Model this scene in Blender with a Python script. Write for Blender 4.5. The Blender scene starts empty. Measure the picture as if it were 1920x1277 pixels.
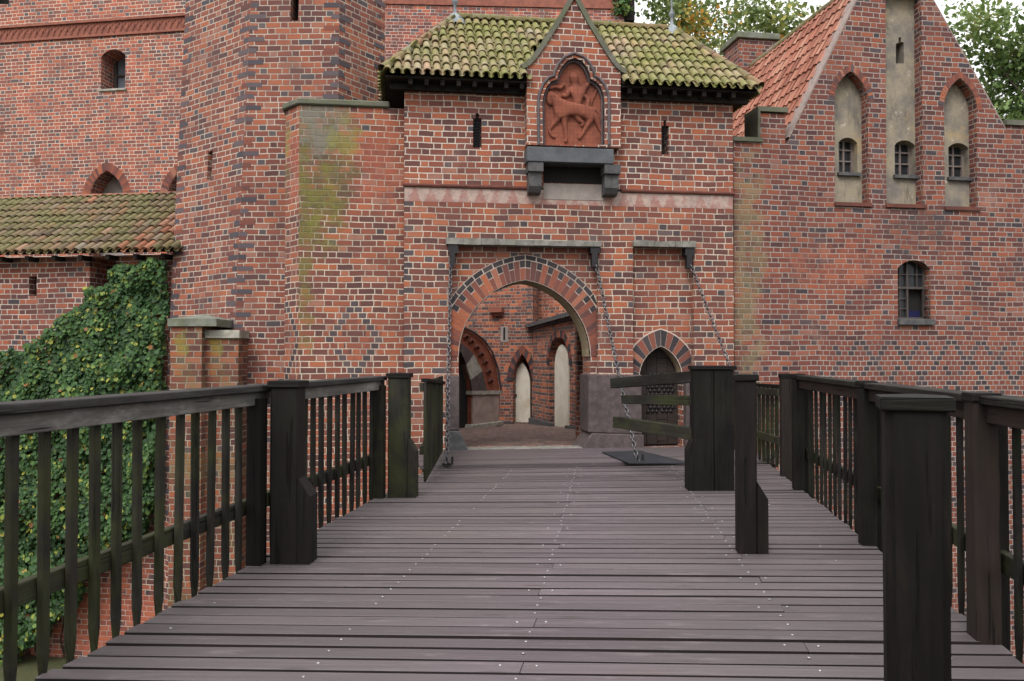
import bpy, bmesh, math, random
from mathutils import Vector, Matrix
from mathutils.geometry import tessellate_polygon
R = math.radians
random.seed(7)
sc = bpy.context.scene
col = sc.collection

# ------------------------------------------------------------ camera, world, sun, exposure
F = 1550.0                      # focal length in pixels of the 1920 wide photograph
TILT = math.atan(31.5 / F)
CAMZ = 1.6
cam_d = bpy.data.cameras.new('camera')
cam = bpy.data.objects.new('camera', cam_d)
col.objects.link(cam)
cam.location = (0, 0, CAMZ)
cam.rotation_euler = (R(90) + TILT, 0, 0)
cam_d.sensor_width = 36
cam_d.lens = 36 * F / 1920
cam_d.clip_start = .05
cam_d.clip_end = 2000
sc.camera = cam

SUN_EL, SUN_AZ = 48, -160       # azimuth measured from +Y towards +X
world = bpy.data.worlds.new('World')
sc.world = world
world.use_nodes = True
wn = world.node_tree
bg = wn.nodes['Background']
sky = wn.nodes.new('ShaderNodeTexSky')
sky.sky_type = 'NISHITA'
sky.sun_disc = False
sky.sun_elevation = R(SUN_EL)
sky.sun_rotation = R(SUN_AZ)
sky.air_density = 1.0
sky.dust_density = 6.0
sky.ozone_density = 1.0
hs = wn.nodes.new('ShaderNodeHueSaturation')
hs.inputs['Saturation'].default_value = .22      # overcast: the blue is veiled
wn.links.new(sky.outputs[0], hs.inputs['Color'])
cl_ = wn.nodes.new('ShaderNodeMix'); cl_.data_type = 'RGBA'      # even white cloud layer over the sky
cl_.inputs[0].default_value = .8
cl_.inputs[7].default_value = (7.05, 7.0, 6.95, 1)
wn.links.new(hs.outputs[0], cl_.inputs[6])
# overcast: the cloud layer is brightest overhead
tc_ = wn.nodes.new('ShaderNodeTexCoord'); sp_ = wn.nodes.new('ShaderNodeSeparateXYZ'); wn.links.new(tc_.outputs['Generated'], sp_.inputs[0])
mr_ = wn.nodes.new('ShaderNodeMapRange'); mr_.inputs[1].default_value = 0; mr_.inputs[2].default_value = 1; mr_.inputs[3].default_value = .50; mr_.inputs[4].default_value = 1.95
wn.links.new(sp_.outputs[2], mr_.inputs[0])
vm_ = wn.nodes.new('ShaderNodeVectorMath'); vm_.operation = 'SCALE'
wn.links.new(cl_.outputs[2], vm_.inputs[0]); wn.links.new(mr_.outputs[0], vm_.inputs['Scale'])
wn.links.new(vm_.outputs[0], bg.inputs['Color'])
bg.inputs['Strength'].default_value = .15
sun_d = bpy.data.lights.new('sun', 'SUN')
sun_d.energy = 1.2
sun_d.angle = R(20)
sun_d.color = (1, .95, .88)
sun = bpy.data.objects.new('sun', sun_d)
col.objects.link(sun)
az, el = R(SUN_AZ), R(SUN_EL)
sdir = Vector((math.sin(az) * math.cos(el), math.cos(az) * math.cos(el), math.sin(el)))
sun.rotation_euler = sdir.to_track_quat('Z', 'Y').to_euler()
sun.location = sdir * 30
sc.view_settings.view_transform = 'Standard'
sc.view_settings.look = 'None'
sc.view_settings.exposure = 0.66
sc.view_settings.gamma = 1
sc.render.engine = 'CYCLES'
sc.cycles.max_bounces = 6
sc.cycles.transparent_max_bounces = 8
sc.cycles.use_denoising = True

# ------------------------------------------------------------ measuring: photograph rays to real planes
def ray(x, y):
    a, b = (x - 960) / F, (638.5 - y) / F
    return Vector((a, math.cos(TILT) - b * math.sin(TILT), math.sin(TILT) + b * math.cos(TILT)))
def X_at(x, Z): return (x - 960) / F * Z
class Plane:
    """vertical wall plane: u runs to the right along it, w goes into the wall, z is height"""
    def __init__(s, px, Z, yaw):
        s.o = Vector((X_at(px, Z), Z, 0)); s.yaw = yaw
        s.u = Vector((math.cos(yaw), math.sin(yaw), 0)); s.w = Vector((-math.sin(yaw), math.cos(yaw), 0))
    def px(s, x, y, w=0.0):
        d = ray(x, y)
        t = ((s.o + s.w * w) - Vector((0, 0, CAMZ))).dot(s.w) / d.dot(s.w)
        p = Vector((0, 0, CAMZ)) + d * t
        return ((p - s.o).dot(s.u), p.z)
    def pu(s, x, w=0.0): return s.px(x, 660, w)[0]
    def poly(s, pts, w=0.0): return [s.px(x, y, w) for x, y in pts]
    def world(s, u, w, z): return s.o + s.u * u + s.w * w + Vector((0, 0, z))
def plane_pts(x1, Z1, x2, Z2):
    a, b = X_at(x1, Z1), X_at(x2, Z2)
    return Plane(x1, Z1, math.atan2(Z2 - Z1, b - a))

# ------------------------------------------------------------ mesh building
class MB:
    def __init__(s): s.v, s.f, s.uv, s.r = [], [], [], []
    def add(s, verts, faces, uvs=None, r=None):
        b = len(s.v); s.v += [Vector(p) for p in verts]
        for i, f in enumerate(faces):
            s.f.append([b + k for k in f]); s.uv.append(uvs[i] if uvs else None)
            s.r.append(r if r is not None else random.random())
    def box(s, x0, x1, y0, y1, z0, z1, r=None):
        v = [(x, y, z) for z in (z0, z1) for y in (y0, y1) for x in (x0, x1)]
        s.add(v, [(0, 2, 3, 1), (4, 5, 7, 6), (0, 1, 5, 4), (2, 6, 7, 3), (0, 4, 6, 2), (1, 3, 7, 5)], r=random.random() if r is None else r)
    def beam(s, p0, p1, w, h, r=None, up=(0, 0, 1), taper=None):
        p0, p1, up = Vector(p0), Vector(p1), Vector(up)
        d = p1 - p0; L = d.length; d.normalize()
        x = d.cross(up).normalized(); y = x.cross(d).normalized()
        t = taper or 1
        v = []
        for p, k in ((p0, 1), (p1, t)):
            for a, b in ((-1, -1), (1, -1), (1, 1), (-1, 1)): v.append(p + x * a * w / 2 * k + y * b * h / 2 * k)
        fs = [(0, 1, 5, 4), (1, 2, 6, 5), (2, 3, 7, 6), (3, 0, 4, 7), (3, 2, 1, 0), (4, 5, 6, 7)]
        o = random.random() * 20
        q = [(0, w), (w, h), (w + h, w), (2 * w + h, h)]
        uvs = []
        for a, b in q:
            uvs.append([(o, a + o), (o, a + b + o), (o + L, a + b + o), (o + L, a + o)])
        uvs.append([(o, o), (o + .02, o), (o + .02, o + h), (o, o + h)]); uvs.append(uvs[-1])
        s.add(v, fs, uvs, random.random() if r is None else r)
    def prism(s, poly, w0, w1, r=None):
        """poly in (u,z), extruded along the depth axis from w0 (front) to w1"""
        s.slab(poly, [], w0, w1, r=r, back=True)
    def slab(s, outline, holes, w0, w1, r=None, back=False, sides=True):
        r = random.random() if r is None else r
        loops = [outline] + holes
        fix = []
        for k, lp in enumerate(loops):
            a = sum(lp[i][0] * lp[(i + 1) % len(lp)][1] - lp[(i + 1) % len(lp)][0] * lp[i][1] for i in range(len(lp)))
            lp = list(lp)
            if (a > 0) != (k == 0): lp.reverse()
            fix.append(lp)
        tri = tessellate_polygon([[Vector((p[0], p[1], 0)) for p in lp] for lp in fix])
        flat = [p for lp in fix for p in lp]
        def tri_ok(t):
            a, b, c = (flat[k] for k in t)
            A = (b[0] - a[0]) * (c[1] - a[1]) - (c[0] - a[0]) * (b[1] - a[1])
            return t if A > 0 else (t[0], t[2], t[1])
        tri = [tri_ok(t) for t in tri]
        s.add([(p[0], w0, p[1]) for p in flat], tri, r=r)
        if back: s.add([(p[0], w1, p[1]) for p in flat], [tuple(reversed(t)) for t in tri], r=r)
        if sides:
            for k, lp in enumerate(fix):
                n = len(lp)
                for i in range(n):
                    a, b = lp[i], lp[(i + 1) % n]
                    s.add([(a[0], w0, a[1]), (a[0], w1, a[1]), (b[0], w1, b[1]), (b[0], w0, b[1])], [(0, 1, 2, 3)], r=r)
    def tube(s, pts, rad, seg=6, closed=False, r=None, caps=True):
        pts = [Vector(p) for p in pts]; n = len(pts); r = random.random() if r is None else r
        rad = rad if isinstance(rad, (list, tuple)) else [rad] * n
        rings = []; prev = None; L = 0
        for i, p in enumerate(pts):
            if closed: d = pts[(i + 1) % n] - pts[i - 1]
            else: d = pts[min(i + 1, n - 1)] - pts[max(i - 1, 0)]
            d.normalize()
            if prev is None: prev = d.orthogonal().normalized()
            x = (prev - d * prev.dot(d)).normalized(); prev = x; y = d.cross(x)
            rings.append([p + (x * math.cos(2 * math.pi * k / seg) + y * math.sin(2 * math.pi * k / seg)) * rad[i] for k in range(seg)])
        v = [q for rg in rings for q in rg]; fs = []; uvs = []
        for i in range(n if closed else n - 1):
            j = (i + 1) % n
            L2 = L + (pts[j] - pts[i]).length
            for k in range(seg):
                k2 = (k + 1) % seg
                fs.append((i * seg + k, i * seg + k2, j * seg + k2, j * seg + k))
                c = rad[i] * 6.28 / seg
                uvs.append([(L, k * c), (L, (k + 1) * c), (L2, (k + 1) * c), (L2, k * c)])
            L = L2
        s.add(v, fs, uvs, r)
        if caps and not closed:
            s.add(rings[0], [tuple(reversed(range(seg)))], None, r); s.add(rings[-1], [tuple(range(seg))], None, r)
    def lathe(s, prof, c=(0, 0, 0), seg=12, r=None):
        c = Vector(c); r = random.random() if r is None else r
        v = [c + Vector((q * math.cos(2 * math.pi * k / seg), q * math.sin(2 * math.pi * k / seg), z)) for q, z in prof for k in range(seg)]
        fs = [(i * seg + k, i * seg + (k + 1) % seg, (i + 1) * seg + (k + 1) % seg, (i + 1) * seg + k) for i in range(len(prof) - 1) for k in range(seg)]
        s.add(v, fs, None, r)
    def xform(s, M):
        s.v = [M @ p for p in s.v]; return s
    def build(s, name, mat, parent=None, bevel=0, smooth=False, weld=False):
        zb = BASEZ.get(parent, 0.0) if parent else 0.0
        off = Vector((0, 0, zb))
        me = bpy.data.meshes.new(name)
        me.from_pydata([p - off for p in s.v], [], s.f)
        uvl = me.uv_layers.new(name='UVMap')
        at = me.attributes.new('rnd', 'FLOAT', 'FACE')
        at.data.foreach_set('value', s.r)
        me.update()
        V3 = s.v
        for pi, p in enumerate(me.polygons):
            u = s.uv[pi]
            if u is None:
                n = p.normal
                if abs(n.z) > .9: tx, ty = Vector((1, 0, 0)), Vector((0, 1, 0))
                else:
                    tx = Vector((0, 0, 1)).cross(n).normalized(); ty = n.cross(tx)
                for li, vi in zip(p.loop_indices, s.f[pi]):
                    q = V3[vi]; uvl.data[li].uv = (q.dot(tx), q.dot(ty))
            else:
                for li, c in zip(p.loop_indices, u): uvl.data[li].uv = c
        if bevel or weld:
            bm = bmesh.new(); bm.from_mesh(me)
            if weld: bmesh.ops.remove_doubles(bm, verts=bm.verts, dist=1e-4)
            if bevel: bmesh.ops.bevel(bm, geom=bm.edges[:], offset=bevel, segments=1, profile=.5, affect='EDGES')
            bm.to_mesh(me); bm.free()
        if smooth: me.polygons.foreach_set('use_smooth', [True] * len(me.polygons))
        if mat: me.materials.append(mat)
        o = bpy.data.objects.new(name, me); col.objects.link(o)
        if parent: o.parent = parent; BASEZ[o] = zb
        return o
BASEZ = {}
def tag(o, label=None, cat=None, group=None, kind=None):
    if label: o['label'] = label
    if cat: o['category'] = cat
    if group: o['group'] = group
    if kind: o['kind'] = kind
    return o
def thing(name, label, cat, loc=(0, 0, 0), rz=0.0, group=None):
    o = bpy.data.objects.new(name, None); col.objects.link(o)
    o.empty_display_size = .3
    o.location = loc; o.rotation_euler = (0, 0, rz); BASEZ[o] = loc[2]
    return tag(o, label, cat, group)
def plane_thing(name, label, cat, P, zb, group=None):
    return thing(name, label, cat, (P.o.x, P.o.y, zb), P.yaw, group)
def dup(o, loc, parent=None):
    c = o.copy(); col.objects.link(c); c.location = loc
    if parent: c.parent = parent
    return c
def dup_tree(root, loc, label=None, rz=None):
    r = root.copy(); col.objects.link(r); r.location = loc
    if rz is not None: r.rotation_euler = (0, 0, rz)
    if label: r['label'] = label
    for ch in list(root.children):
        c = ch.copy(); col.objects.link(c); c.parent = r
        for g in list(ch.children):
            d = g.copy(); col.objects.link(d); d.parent = c
    return r
def absorb(o, other, mat):
    bm = bmesh.new(); bm.from_mesh(o.data); n0 = len(bm.faces); bm.from_mesh(other.data); bm.faces.ensure_lookup_table()
    o.data.materials.append(mat); k = len(o.data.materials) - 1
    for f in bm.faces[n0:]: f.material_index = k
    bm.to_mesh(o.data); bm.free(); me = other.data; bpy.data.objects.remove(other); bpy.data.meshes.remove(me)
def skin(name, pts, edges, mat, parent, M, sub=2, root=0):
    """one continuous surface grown over a skeleton, then placed with M"""
    me = bpy.data.meshes.new(name)
    me.from_pydata([p[0] for p in pts], edges, [])
    o = bpy.data.objects.new(name, me); col.objects.link(o)
    m = o.modifiers.new('skin', 'SKIN'); m.use_smooth_shade = True
    for i, p in enumerate(pts):
        rr = p[1]; me.skin_vertices[0].data[i].radius = (rr, rr)
        me.skin_vertices[0].data[i].use_root = (i == root)
    s = o.modifiers.new('sub', 'SUBSURF'); s.levels = s.render_levels = sub
    dg = bpy.context.evaluated_depsgraph_get(); dg.update()
    nm = bpy.data.meshes.new_from_object(o.evaluated_get(dg))
    bpy.data.objects.remove(o); bpy.data.meshes.remove(me)
    nm.name = name; nm.transform(M)
    zb = BASEZ.get(parent, 0); nm.transform(Matrix.Translation((0, 0, -zb)))
    nm.materials.clear(); nm.materials.append(mat)
    q = bpy.data.objects.new(name, nm); col.objects.link(q); q.parent = parent; BASEZ[q] = zb
    return q

# ------------------------------------------------------------ materials
class NT:
    def __init__(s, name):
        s.m = bpy.data.materials.new(name); s.m.use_nodes = True
        s.t = s.m.node_tree; s.b = s.t.nodes['Principled BSDF']; s.L = s.t.links
        s.b.inputs['Specular IOR Level'].default_value = .35
    def set(s, sock, v):
        if hasattr(v, 'is_output'): s.L.new(v, sock)
        elif v is not None: sock.default_value = v
    def m2(s, op, a, b=None, c=None, clamp=False):
        n = s.t.nodes.new('ShaderNodeMath'); n.operation = op; n.use_clamp = clamp
        for i, v in enumerate((a, b, c)):
            if v is not None: s.set(n.inputs[i], v)
        return n.outputs[0]
    def uv(s):
        return s.t.nodes.new('ShaderNodeUVMap').outputs[0]
    def obj(s):
        return s.t.nodes.new('ShaderNodeTexCoord').outputs['Object']
    def gpos(s):
        return s.t.nodes.new('ShaderNodeNewGeometry').outputs['Position']
    def sep(s, v):
        n = s.t.nodes.new('ShaderNodeSeparateXYZ'); s.L.new(v, n.inputs[0]); return n.outputs
    def comb(s, x=0., y=0., z=0.):
        n = s.t.nodes.new('ShaderNodeCombineXYZ')
        for i, v in enumerate((x, y, z)): s.set(n.inputs[i], v)
        return n.outputs[0]
    def vmul(s, v, k):
        n = s.t.nodes.new('ShaderNodeVectorMath'); n.operation = 'MULTIPLY'
        s.L.new(v, n.inputs[0]); n.inputs[1].default_value = k; return n.outputs[0]
    def vadd(s, a, b):
        n = s.t.nodes.new('ShaderNodeVectorMath'); n.operation = 'ADD'
        s.set(n.inputs[0], a); s.set(n.inputs[1], b); return n.outputs[0]
    def noise(s, v, scale, detail=4, rough=.55, color=False):
        n = s.t.nodes.new('ShaderNodeTexNoise'); s.L.new(v, n.inputs['Vector'])
        n.inputs['Scale'].default_value = scale; n.inputs['Detail'].default_value = detail; n.inputs['Roughness'].default_value = rough
        return n.outputs['Color' if color else 'Fac']
    def white(s, v, color=False):
        n = s.t.nodes.new('ShaderNodeTexWhiteNoise'); n.noise_dimensions = '3D'; s.L.new(v, n.inputs['Vector'])
        return n.outputs['Color' if color else 'Value']
    def attr(s, name='rnd'):
        n = s.t.nodes.new('ShaderNodeAttribute'); n.attribute_name = name; return n.outputs['Fac']
    def orand(s):
        return s.t.nodes.new('ShaderNodeObjectInfo').outputs['Random']
    def ramp(s, fac, stops, interp='LINEAR'):
        n = s.t.nodes.new('ShaderNodeValToRGB'); cr = n.color_ramp; cr.interpolation = interp
        while len(cr.elements) > len(stops): cr.elements.remove(cr.elements[-1])
        while len(cr.elements) < len(stops): cr.elements.new(1)
        for e, (p, c) in zip(cr.elements, stops):
            e.position = p; e.color = (c[0], c[1], c[2], 1) if not isinstance(c, (int, float)) else (c, c, c, 1)
        s.L.new(fac, n.inputs[0]); return n.outputs[0]
    def step(s, v, a, b):
        n = s.t.nodes.new('ShaderNodeMapRange'); n.interpolation_type = 'SMOOTHSTEP'
        s.set(n.inputs[0], v); n.inputs[1].default_value = a; n.inputs[2].default_value = b
        n.inputs[3].default_value = 0; n.inputs[4].default_value = 1; return n.outputs[0]
    def mix(s, f, a, b, mode='MIX'):
        n = s.t.nodes.new('ShaderNodeMix'); n.data_type = 'RGBA'; n.blend_type = mode
        s.set(n.inputs[0], f)
        for i, v in ((6, a), (7, b)):
            if isinstance(v, (tuple, list)): v = (v[0], v[1], v[2], 1)
            s.set(n.inputs[i], v)
        return n.outputs[2]
    def bump(s, h, dist=.01, strength=1.0):
        n = s.t.nodes.new('ShaderNodeBump'); s.L.new(h, n.inputs['Height'])
        n.inputs['Distance'].default_value = dist; n.inputs['Strength'].default_value = strength
        s.L.new(n.outputs[0], s.b.inputs['Normal'])
    def out(s, color, rough=.85):
        s.set(s.b.inputs['Base Color'], color if hasattr(color, 'is_output') else (*color, 1))
        s.set(s.b.inputs['Roughness'], rough); return s.m

RED = [(0, (.078, .036, .034)), (.15, (.112, .044, .037)), (.40, (.160, .053, .038)), (.68, (.210, .066, .041)), (.88, (.295, .092, .045)), (1, (.24, .115, .085))]
def brick_mat(name, flemish=True, ch=.105, hue=(1, 1, 1), mort=(.46, .385, .32), dark=.10, stretch_dark=.02, band=0.0,
              diapers=(), patches=(), shift=0.0, contrast=1.0, moss_low=0.0, quoin=None, ringw=.08, lattice=None):
    t = NT(name)
    S, H = .272 * ch / .105, .138 * ch / .105
    P = S + H if flemish else 2 * S + H
    uv0 = t.uv()
    wob = t.noise(uv0, 9, 2, .5, True)
    wob = t.vadd(wob, (-.5, -.5, -.5)); wob = t.vmul(wob, (.016, .012, 0))
    wob2 = t.vmul(t.vadd(t.noise(uv0, .8, 2, .5, True), (-.5, -.5, -.5)), (.08, .055, 0))
    wob = t.vadd(wob, wob2)
    uvw = t.vadd(uv0, wob)
    o = t.sep(uvw); u, v = o[0], o[1]
    u = t.m2('ADD', u, 200.0 + shift); v2 = t.m2('DIVIDE', t.m2('ADD', v, 60.0), ch)
    row = t.m2('FLOOR', v2); fv = t.m2('FRACT', v2)
    jit = t.white(t.comb(row, 3.7, 1.3))
    off = t.m2('ADD', t.m2('MULTIPLY', t.m2('MODULO', row, 2.0), P * .5), t.m2('MULTIPLY', jit, H * .55 if flemish else P))
    uu = t.m2('DIVIDE', t.m2('ADD', u, off), P)
    per = t.m2('FLOOR', uu); q = t.m2('MULTIPLY', t.m2('FRACT', uu), P)
    s1 = t.m2('GREATER_THAN', q, S)
    if flemish:
        idx = s1; head = s1; start = t.m2('MULTIPLY', s1, S)
    else:
        s2 = t.m2('GREATER_THAN', q, 2 * S); idx = t.m2('ADD', s1, s2); head = s2; start = t.m2('MULTIPLY', idx, S)
    wd = t.m2('SUBTRACT', S, t.m2('MULTIPLY', head, S - H))
    lt = t.m2('SUBTRACT', q, start)
    du = t.m2('MINIMUM', lt, t.m2('SUBTRACT', wd, lt))
    dv = t.m2('MULTIPLY', t.m2('MINIMUM', fv, t.m2('SUBTRACT', 1.0, fv)), ch)
    d = t.m2('MINIMUM', du, dv)
    fine = t.noise(uv0, 60, 3)
    zone = None
    d = t.m2('ADD', d, t.m2('MULTIPLY', t.m2('SUBTRACT', fine, .5), .006))
    brick = t.step(d, .0068, .0120)
    if lattice:
        (u0, v0, hw, hh, umin, vmin, vmax) = lattice; diapers = [(u0, -999, hw, hh)]
    if diapers:      # diamonds are laid in headers only
        zone = None
        for (u0, v0, hw, hh) in diapers:
            vr = t.m2('SUBTRACT', t.m2('MULTIPLY', t.m2('ADD', row, .5), ch), 60.0)
            a = t.m2('ADD', t.m2('DIVIDE', t.m2('ABSOLUTE', t.m2('SUBTRACT', o[0], u0)), hw), t.m2('DIVIDE', t.m2('ABSOLUTE', t.m2('SUBTRACT', vr, v0)), hh))
            z = t.m2('MULTIPLY', t.m2('LESS_THAN', a, 1.22), t.m2('GREATER_THAN', a, .6))
            if lattice: z = t.m2('MULTIPLY', t.m2('GREATER_THAN', o[0], umin), t.m2('MULTIPLY', t.m2('GREATER_THAN', vr, vmin), t.m2('LESS_THAN', vr, vmax)))
            zone = z if zone is None else t.m2('MAXIMUM', zone, z)
        uh = t.m2('ADD', t.m2('DIVIDE', t.m2('SUBTRACT', o[0], diapers[0][0]), H), t.m2('ADD', t.m2('MULTIPLY', t.m2('MODULO', row, 2.0), .5), 400.0))
        ih = t.m2('FLOOR', uh); fh = t.m2('MULTIPLY', t.m2('FRACT', uh), H)
        duh = t.m2('MINIMUM', fh, t.m2('SUBTRACT', H, fh))
        def sel(a, b): return t.m2('ADD', a, t.m2('MULTIPLY', zone, t.m2('SUBTRACT', b, a)))
        du = sel(du, duh); d = t.m2('MINIMUM', du, dv); d = t.m2('ADD', d, t.m2('MULTIPLY', t.m2('SUBTRACT', fine, .5), .006)); brick = t.step(d, .0065, .0118)
    bid = t.m2('ADD', t.m2('MULTIPLY', per, 3.0), idx)
    if diapers: bid = sel(bid, t.m2('ADD', ih, .37))
    ident = t.comb(bid, row, shift)
    rv = t.white(ident); rv2 = t.white(t.vadd(ident, (17.3, 5.1, 9.9))); rv3 = t.white(t.vadd(ident, (3.3, 45.1, 2.9)))
    big = t.noise(uv0, .55, 4)
    rv = t.m2('ADD', t.m2('MULTIPLY', rv, contrast), t.m2('MULTIPLY', t.m2('SUBTRACT', big, .5), .7), clamp=True)
    if zone is not None: rv = t.m2('ADD', t.m2('MULTIPLY', rv, t.m2('SUBTRACT', 1.0, t.m2('MULTIPLY', zone, .55))), t.m2('MULTIPLY', zone, .36))
    c = t.ramp(rv, RED)
    # vitrified dark bricks
    pd = t.m2('ADD', stretch_dark, t.m2('MULTIPLY', head, dark))
    dk = t.m2('LESS_THAN', rv2, pd)
    uc = t.m2('SUBTRACT', t.m2('ADD', t.m2('MULTIPLY', per, P), t.m2('ADD', start, t.m2('MULTIPLY', wd, .5))), t.m2('ADD', off, 200.0 + shift))
    vc = t.m2('SUBTRACT', t.m2('MULTIPLY', t.m2('ADD', row, .5), ch), 60.0)
    if diapers:
        uch = t.m2('ADD', t.m2('MULTIPLY', t.m2('SUBTRACT', t.m2('SUBTRACT', t.m2('ADD', ih, .5), 400.0), t.m2('MULTIPLY', t.m2('MODULO', row, 2.0), .5)), H), diapers[0][0])
        dk = t.m2('MULTIPLY', dk, t.m2('SUBTRACT', 1.0, zone))
    for (u0, v0, hw, hh) in diapers:
        a = t.m2('ADD', t.m2('DIVIDE', t.m2('ABSOLUTE', t.m2('SUBTRACT', uch, u0)), hw), t.m2('DIVIDE', t.m2('ABSOLUTE', t.m2('SUBTRACT', vc, v0)), hh))
        if lattice:
            a = t.m2('ADD', t.m2('DIVIDE', t.m2('PINGPONG', t.m2('SUBTRACT', uch, u0 - 20 * hw), hw), hw), t.m2('DIVIDE', t.m2('PINGPONG', t.m2('SUBTRACT', vc, lattice[1] - 20 * hh), hh), hh))
        ring = t.m2('MULTIPLY', zone, t.m2('LESS_THAN', t.m2('ABSOLUTE', t.m2('SUBTRACT', a, .93 if not lattice else 1.0)), ringw / hw))
        dk = t.m2('MAXIMUM', dk, t.m2('MULTIPLY', ring, t.m2('LESS_THAN', rv3, .93)))
    if band:
        b = t.m2('MULTIPLY', t.m2('LESS_THAN', t.m2('MODULO', row, 2.0), .5), t.m2('LESS_THAN', rv3, band))
        dk = t.m2('MAXIMUM', dk, b)
    if quoin:
        # dark corner bricks every other course next to the given u
        for (ua, ub) in quoin:
            zone = t.m2('MULTIPLY', t.m2('GREATER_THAN', uc, ua), t.m2('LESS_THAN', uc, ub))
            b = t.m2('MULTIPLY', zone, t.m2('MULTIPLY', t.m2('LESS_THAN', t.m2('MODULO', row, 2.0), .5), t.m2('LESS_THAN', rv3, .8)))
            dk = t.m2('MAXIMUM', dk, b)
    dcol = t.ramp(rv3, [(0, (.026, .024, .030)), (.6, (.048, .040, .047)), (1, (.085, .062, .062))])
    c = t.mix(t.m2('MULTIPLY', dk, .93), c, dcol)
    c = t.mix(1.0, c, hue, 'MULTIPLY')
    blot = t.noise(uv0, 22, 5, .65)
    c = t.mix(t.m2('MULTIPLY', t.step(blot, .52, .75), .45), c, (.10, .055, .05))
    c = t.mix(t.m2('MULTIPLY', t.step(t.noise(t.vadd(uv0, (9, 9, 0)), 40, 4, .7), .60, .8), .5), c, (.42, .30, .25))
    mcol = t.mix(t.noise(uv0, 5, 4), tuple(k * .62 for k in mort), tuple(min(1, k * 1.2) for k in mort))
    dirty = t.step(t.noise(t.vadd(uv0, (51, 13, 0)), 1.5, 5, .65), .42, .66)
    mcol = t.mix(t.m2('MULTIPLY', dirty, .62), mcol, (.16, .115, .10))
    c = t.mix(brick, mcol, c)
    # broad weathering that stays with the wall
    soot = t.step(t.noise(t.vmul(t.vadd(uv0, (31, 7, 0)), (1.0, .55, 1)), 1.1, 5, .6), .52, .78)
    c = t.mix(t.m2('MULTIPLY', soot, .5), c, (.085, .06, .058))
    lime = t.step(t.noise(t.vadd(uv0, (3, 77, 0)), .8, 5, .6), .60, .80)
    c = t.mix(t.m2('MULTIPLY', lime, .34), c, (.33, .215, .18))
    if moss_low:
        g = t.m2('MULTIPLY', t.step(t.noise(uv0, 1.3, 5, .65), .45, .7), moss_low)
        c = t.mix(g, c, (.10, .11, .035))
    o0 = t.sep(uv0)
    for (u0, v0, ru, rv_, k, colr) in patches:
        a = t.m2('DIVIDE', t.m2('SUBTRACT', o0[0], u0), ru); b = t.m2('DIVIDE', t.m2('SUBTRACT', o0[1], v0), rv_)
        r2 = t.m2('ADD', t.m2('MULTIPLY', a, a), t.m2('MULTIPLY', b, b))
        n = t.noise(t.vadd(uv0, (u0 * 3.1, v0, 0)), 2.6, 6, .68)
        f = t.m2('SUBTRACT', t.m2('ADD', t.m2('MULTIPLY', t.m2('SUBTRACT', n, .5), 4.0), .95), t.m2('MULTIPLY', r2, .55))
        f = t.m2('ADD', f, t.m2('MULTIPLY', t.m2('SUBTRACT', t.noise(t.vadd(uv0, (u0, v0, 1)), 14, 4, .7), .5), 1.3))
        f = t.m2('MULTIPLY', t.step(f, .25, 1.15), k)
        c = t.mix(f, c, colr)
    h = t.m2('ADD', t.m2('MULTIPLY', brick, .8), t.m2('MULTIPLY', fine, .35))
    h = t.m2('ADD', h, t.m2('MULTIPLY', t.m2('MULTIPLY', rv2, brick), .35))
    t.bump(h, .012, .9)
    return t.out(c, t.m2('SUBTRACT', .9, t.m2('MULTIPLY', dk, .3)))

def block_mat(name, dark=False):
    """bricks that are built one by one: colour from the stored brick number (over 1 = vitrified dark)"""
    t = NT(name); a = t.attr()
    c = t.ramp(t.m2('FRACT', a), RED)
    c = t.mix(t.m2('GREATER_THAN', a, 1.0), c, t.ramp(t.m2('FRACT', a), [(0, (.022, .019, .022)), (.5, (.036, .030, .035)), (1, (.055, .042, .046))] if dark else [(0, (.040, .036, .044)), (.5, (.062, .055, .066)), (1, (.10, .075, .082))]))
    n = t.noise(t.obj(), 25, 5, .65)
    c = t.mix(t.m2('MULTIPLY', t.step(n, .5, .75), .5), c, (.09, .05, .045))
    t.bump(t.noise(t.obj(), 70, 4), .006, .7)
    return t.out(c, .85)

def stone_mat(name, a, b, scale=6, rough=.85, moss=0.0, fleck=.0, bump=.008):
    t = NT(name); p = t.obj()
    c = t.mix(t.step(t.noise(p, scale, 6, .65), .35, .68), a, b)
    if fleck: c = t.mix(t.m2('MULTIPLY', t.step(t.noise(p, 90, 3, .7), .55, .7), fleck), c, (.33, .29, .28))
    c = t.mix(t.m2('MULTIPLY', t.step(t.noise(p, 1.7, 4), .5, .75), .4), c, tuple(k * .45 for k in a))
    if moss: c = t.mix(t.m2('MULTIPLY', t.step(t.noise(p, 3.3, 6, .7), .42, .62), moss), c, (.085, .105, .04))
    t.bump(t.noise(p, scale * 5, 5, .7), bump, .8)
    return t.out(c, rough)

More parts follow.
